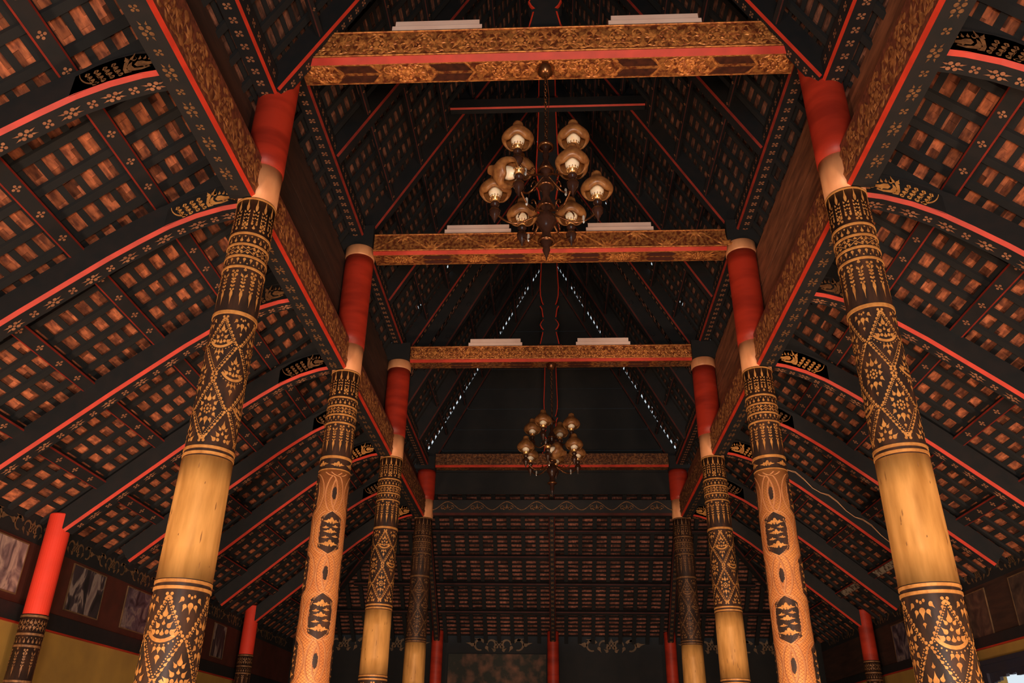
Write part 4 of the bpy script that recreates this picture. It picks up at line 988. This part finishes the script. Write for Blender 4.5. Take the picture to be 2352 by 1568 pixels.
# ------------------------------------------------------------------ chandeliers
def chandelier(x, y, zt, ztop, label, rot=0, tilt=None, small=False):
    # zt: height of the stem's top, ztop: where it hangs
    root = thing('chandelier', label, 'chandelier', (x, y, ztop), 'brass and amber glass chandeliers')
    mb = MB(); mb.lathe([(.0, -.0), (.075, -.0), (.078, -.02), (.068, -.055), (.045, -.085), (.015, -.10), (.0, -.10)], (x, y, ztop), 20); mb.build('canopy', 'brass', root, smooth=True)
    mb = MB(); z = ztop-.10; i = 0
    while z > zt:
        a = R(90*(i % 2)+20); ax = Vector((math.cos(a), math.sin(a), 0))
        ring = [Vector((x, y, z-.02))+ax*.011*math.cos(q)+Vector((0, 0, .024*math.sin(q))) for q in [2*math.pi*k/10 for k in range(11)]]
        mb.tube(ring, .0035, 5); z -= .037; i += 1
    mb.build('chain', 'brass', root, smooth=True)
    mb = MB(); mb.tube([(x+.012, y, ztop-.09), (x+.03, y-.01, ztop-.35), (x+.012, y, zt)], .003, 5); mb.build('cable', 'brass', root)
    st = [(.0, 0), (.02, 0), (.045, -.03), (.05, -.06), (.025, -.08), (.02, -.13), (.028, -.15), (.018, -.19), (.05, -.26), (.058, -.30), (.03, -.34), (.022, -.37), (.055, -.42), (.062, -.46), (.035, -.50), (.026, -.56),
          (.05, -.62), (.056, -.66), (.03, -.70), (.07, -.76), (.08, -.80), (.05, -.85), (.03, -.90), (.045, -.95), (.05, -.98), (.025, -1.03), (.03, -1.06), (.012, -1.11), (.0, -1.16)]
    mb = MB(); mb.lathe(st, (x, y, zt), 20); mb.build('turned_stem', 'turned', root, smooth=True)
    for z_ in (-.06, -.30, -.46, -.66, -.80, -.98):
        mb = MB(); mb.lathe([(.052, z_+.012), (.068, z_+.006), (.068, z_-.006), (.052, z_-.012)], (x, y, zt), 20); mb.build('brass_collar', 'brass', root, smooth=True)
    lamps = []
    for k in range(6): a = R(60*k+rot); lamps.append((.40*math.cos(a), .38*math.sin(a), -.60, k))
    for k in range(4): a = R(90*k+45+rot); lamps.append((.31*math.cos(a), .26*math.sin(a), -.235, 6+k))
    for dx, dy, dz, k in lamps:
        lx, ly, lz = x+dx, y+dy, zt+dz                      # burner height
        # arm
        mb = MB(); P_ = []
        for i in range(13):
            t = i/12; P_.append((x+dx*t, y+dy*t, lz-.10-.10*math.sin(t*math.pi)*(1 if k < 6 else .8)+(.02*math.sin(2*t*math.pi))))
        mb.tube(P_, .0085, 7)
        C_ = [(x+dx*(.45+.09*math.cos(q)), y+dy*(.45+.09*math.cos(q)), lz-.15+.05*math.sin(q)) for q in [R(a_) for a_ in range(0, 300, 30)]]
        mb.tube(C_, .006, 6); arm = mb.build('arm', 'brass', root, smooth=True)
        bad = tilt and k in tilt
        lp = MB(); lp.lathe([(.0, -.20), (.006, -.19), (.012, -.17), (.02, -.155), (.028, -.135), (.040, -.115), (.043, -.09), (.034, -.065), (.020, -.055), (.022, -.04), (.034, -.03), (.036, -.015), (.022, .0)], (lx, ly, lz), 18)
        font = lp.build('lamp_font', 'turned', arm, smooth=True)
        fb_ = MB(); fb_.lathe([(.044, -.095), (.0445, -.085)], (lx, ly, lz), 18); fb_.build('font_band', 'brass', arm, smooth=True)
        bu = MB(); bu.lathe([(.022, 0), (.034, .004), (.036, .03), (.040, .034)], (lx, ly, lz), 16)
        for q in range(12):
            a = R(30*q); bu.tube([(lx+.038*math.cos(a), ly+.038*math.sin(a), lz+.03), (lx+.046*math.cos(a), ly+.046*math.sin(a), lz+.042), (lx+.040*math.cos(a), ly+.040*math.sin(a), lz+.058)], .004, 5)
        bu.build('brass_burner', 'brassb', arm, smooth=True)
        M3 = Matrix.Identity(3)
        if bad: M3 = Matrix.Rotation(R(tilt[k]), 3, 'Y') @ Matrix.Rotation(R(-18), 3, 'X')
        gl = MB(); gl.lathe([(.028, .03), (.045, .055), (.054, .085), (.054, .115), (.045, .145), (.034, .17), (.028, .20), (.026, .205), (.0, .205)], (lx, ly, lz), 20, M3=M3); gl.build('milk_glass_globe', 'milk', arm, smooth=True)
        sh = MB(); sh.lathe([(.086, .066), (.104, .070), (.116, .088), (.119, .108), (.110, .138), (.090, .168), (.064, .195), (.046, .215), (.038, .235), (.036, .255), (.033, .268)], (lx, ly, lz), 48, scal=.07, ns=4, M3=M3, sz=.012)
        sh.build('amber_glass_shade', 'amber', arm, smooth=True, solid=.004)
        if k % 2 == 0:
            cr = MB(); cr.lathe([(0, -.10), (.010, -.085), (.010, -.03), (0, -.015)], (x+dx*.72, y+dy*.72, lz-.12), 6); cr.build('crystal_drop', 'crystal', arm)
    return root
chandelier(.0, Y1-.0, 6.12, 6.94, 'large chandelier of amber glass oil lamps hanging from the nearest tie beam', 0, {4: -62})
chandelier(.02, Y3, 6.12, 7.01, 'distant smaller-looking chandelier of oil lamps hanging below the third tie beam', 22, {4: 100})
# ------------------------------------------------------------------ oddments
def sag(p0, p1, d, n=14): p0, p1 = Vector(p0), Vector(p1); return [p0.lerp(p1, i/n)-Vector((0, 0, d*4*(i/n)*(1-i/n))) for i in range(n+1)]
root_pts = [(3.2, 12.74, zbeam(3.2)+.13), (3.9, 12.74, zbeam(3.9)+.06), (4.6, 12.74, zbeam(4.6)+.12)]
yA = HALF[5]-.095
mb = MB()
for e in (0, .014): mb.tube([(X, yA-e*.5, zbeam(X)+.185+e-.08*math.sin((X-3.0)/.42*math.pi)**2*(1 if e else .8)) for X in [3.0+.1*i for i in range(19)]], .0035, 5)
tag(mb.build('electric_cable', 'cable'), 'pale loose cable pinned along a curved right aisle rafter by the third column', 'cable')
for q, (ya, yb) in enumerate(((11.45, 12.55), (13.1, 14.1))):
    X = 4.78; Z = zlin(X)+ZP-.02; sv = Vector((-ca, 0, sa)); nn = Vector((-sa, 0, -ca)); mb = MB()
    o_ = Vector((X, 0, Z))+nn*.006
    mb.add([o_+sv*a+Vector((0, y_, 0))+nn*e for a in (-.05, .05) for y_ in (ya, yb) for e in (0, .008)], [(0, 1, 3, 2), (4, 6, 7, 5), (0, 4, 5, 1), (2, 3, 7, 6), (1, 5, 7, 3), (0, 2, 6, 4)])
    tag(mb.build('patch_board', 'pale'), f'pale flaking patch board on a right aisle purlin, {["nearer", "farther"][q]} one', 'board', 'patch boards on the right aisle purlin')
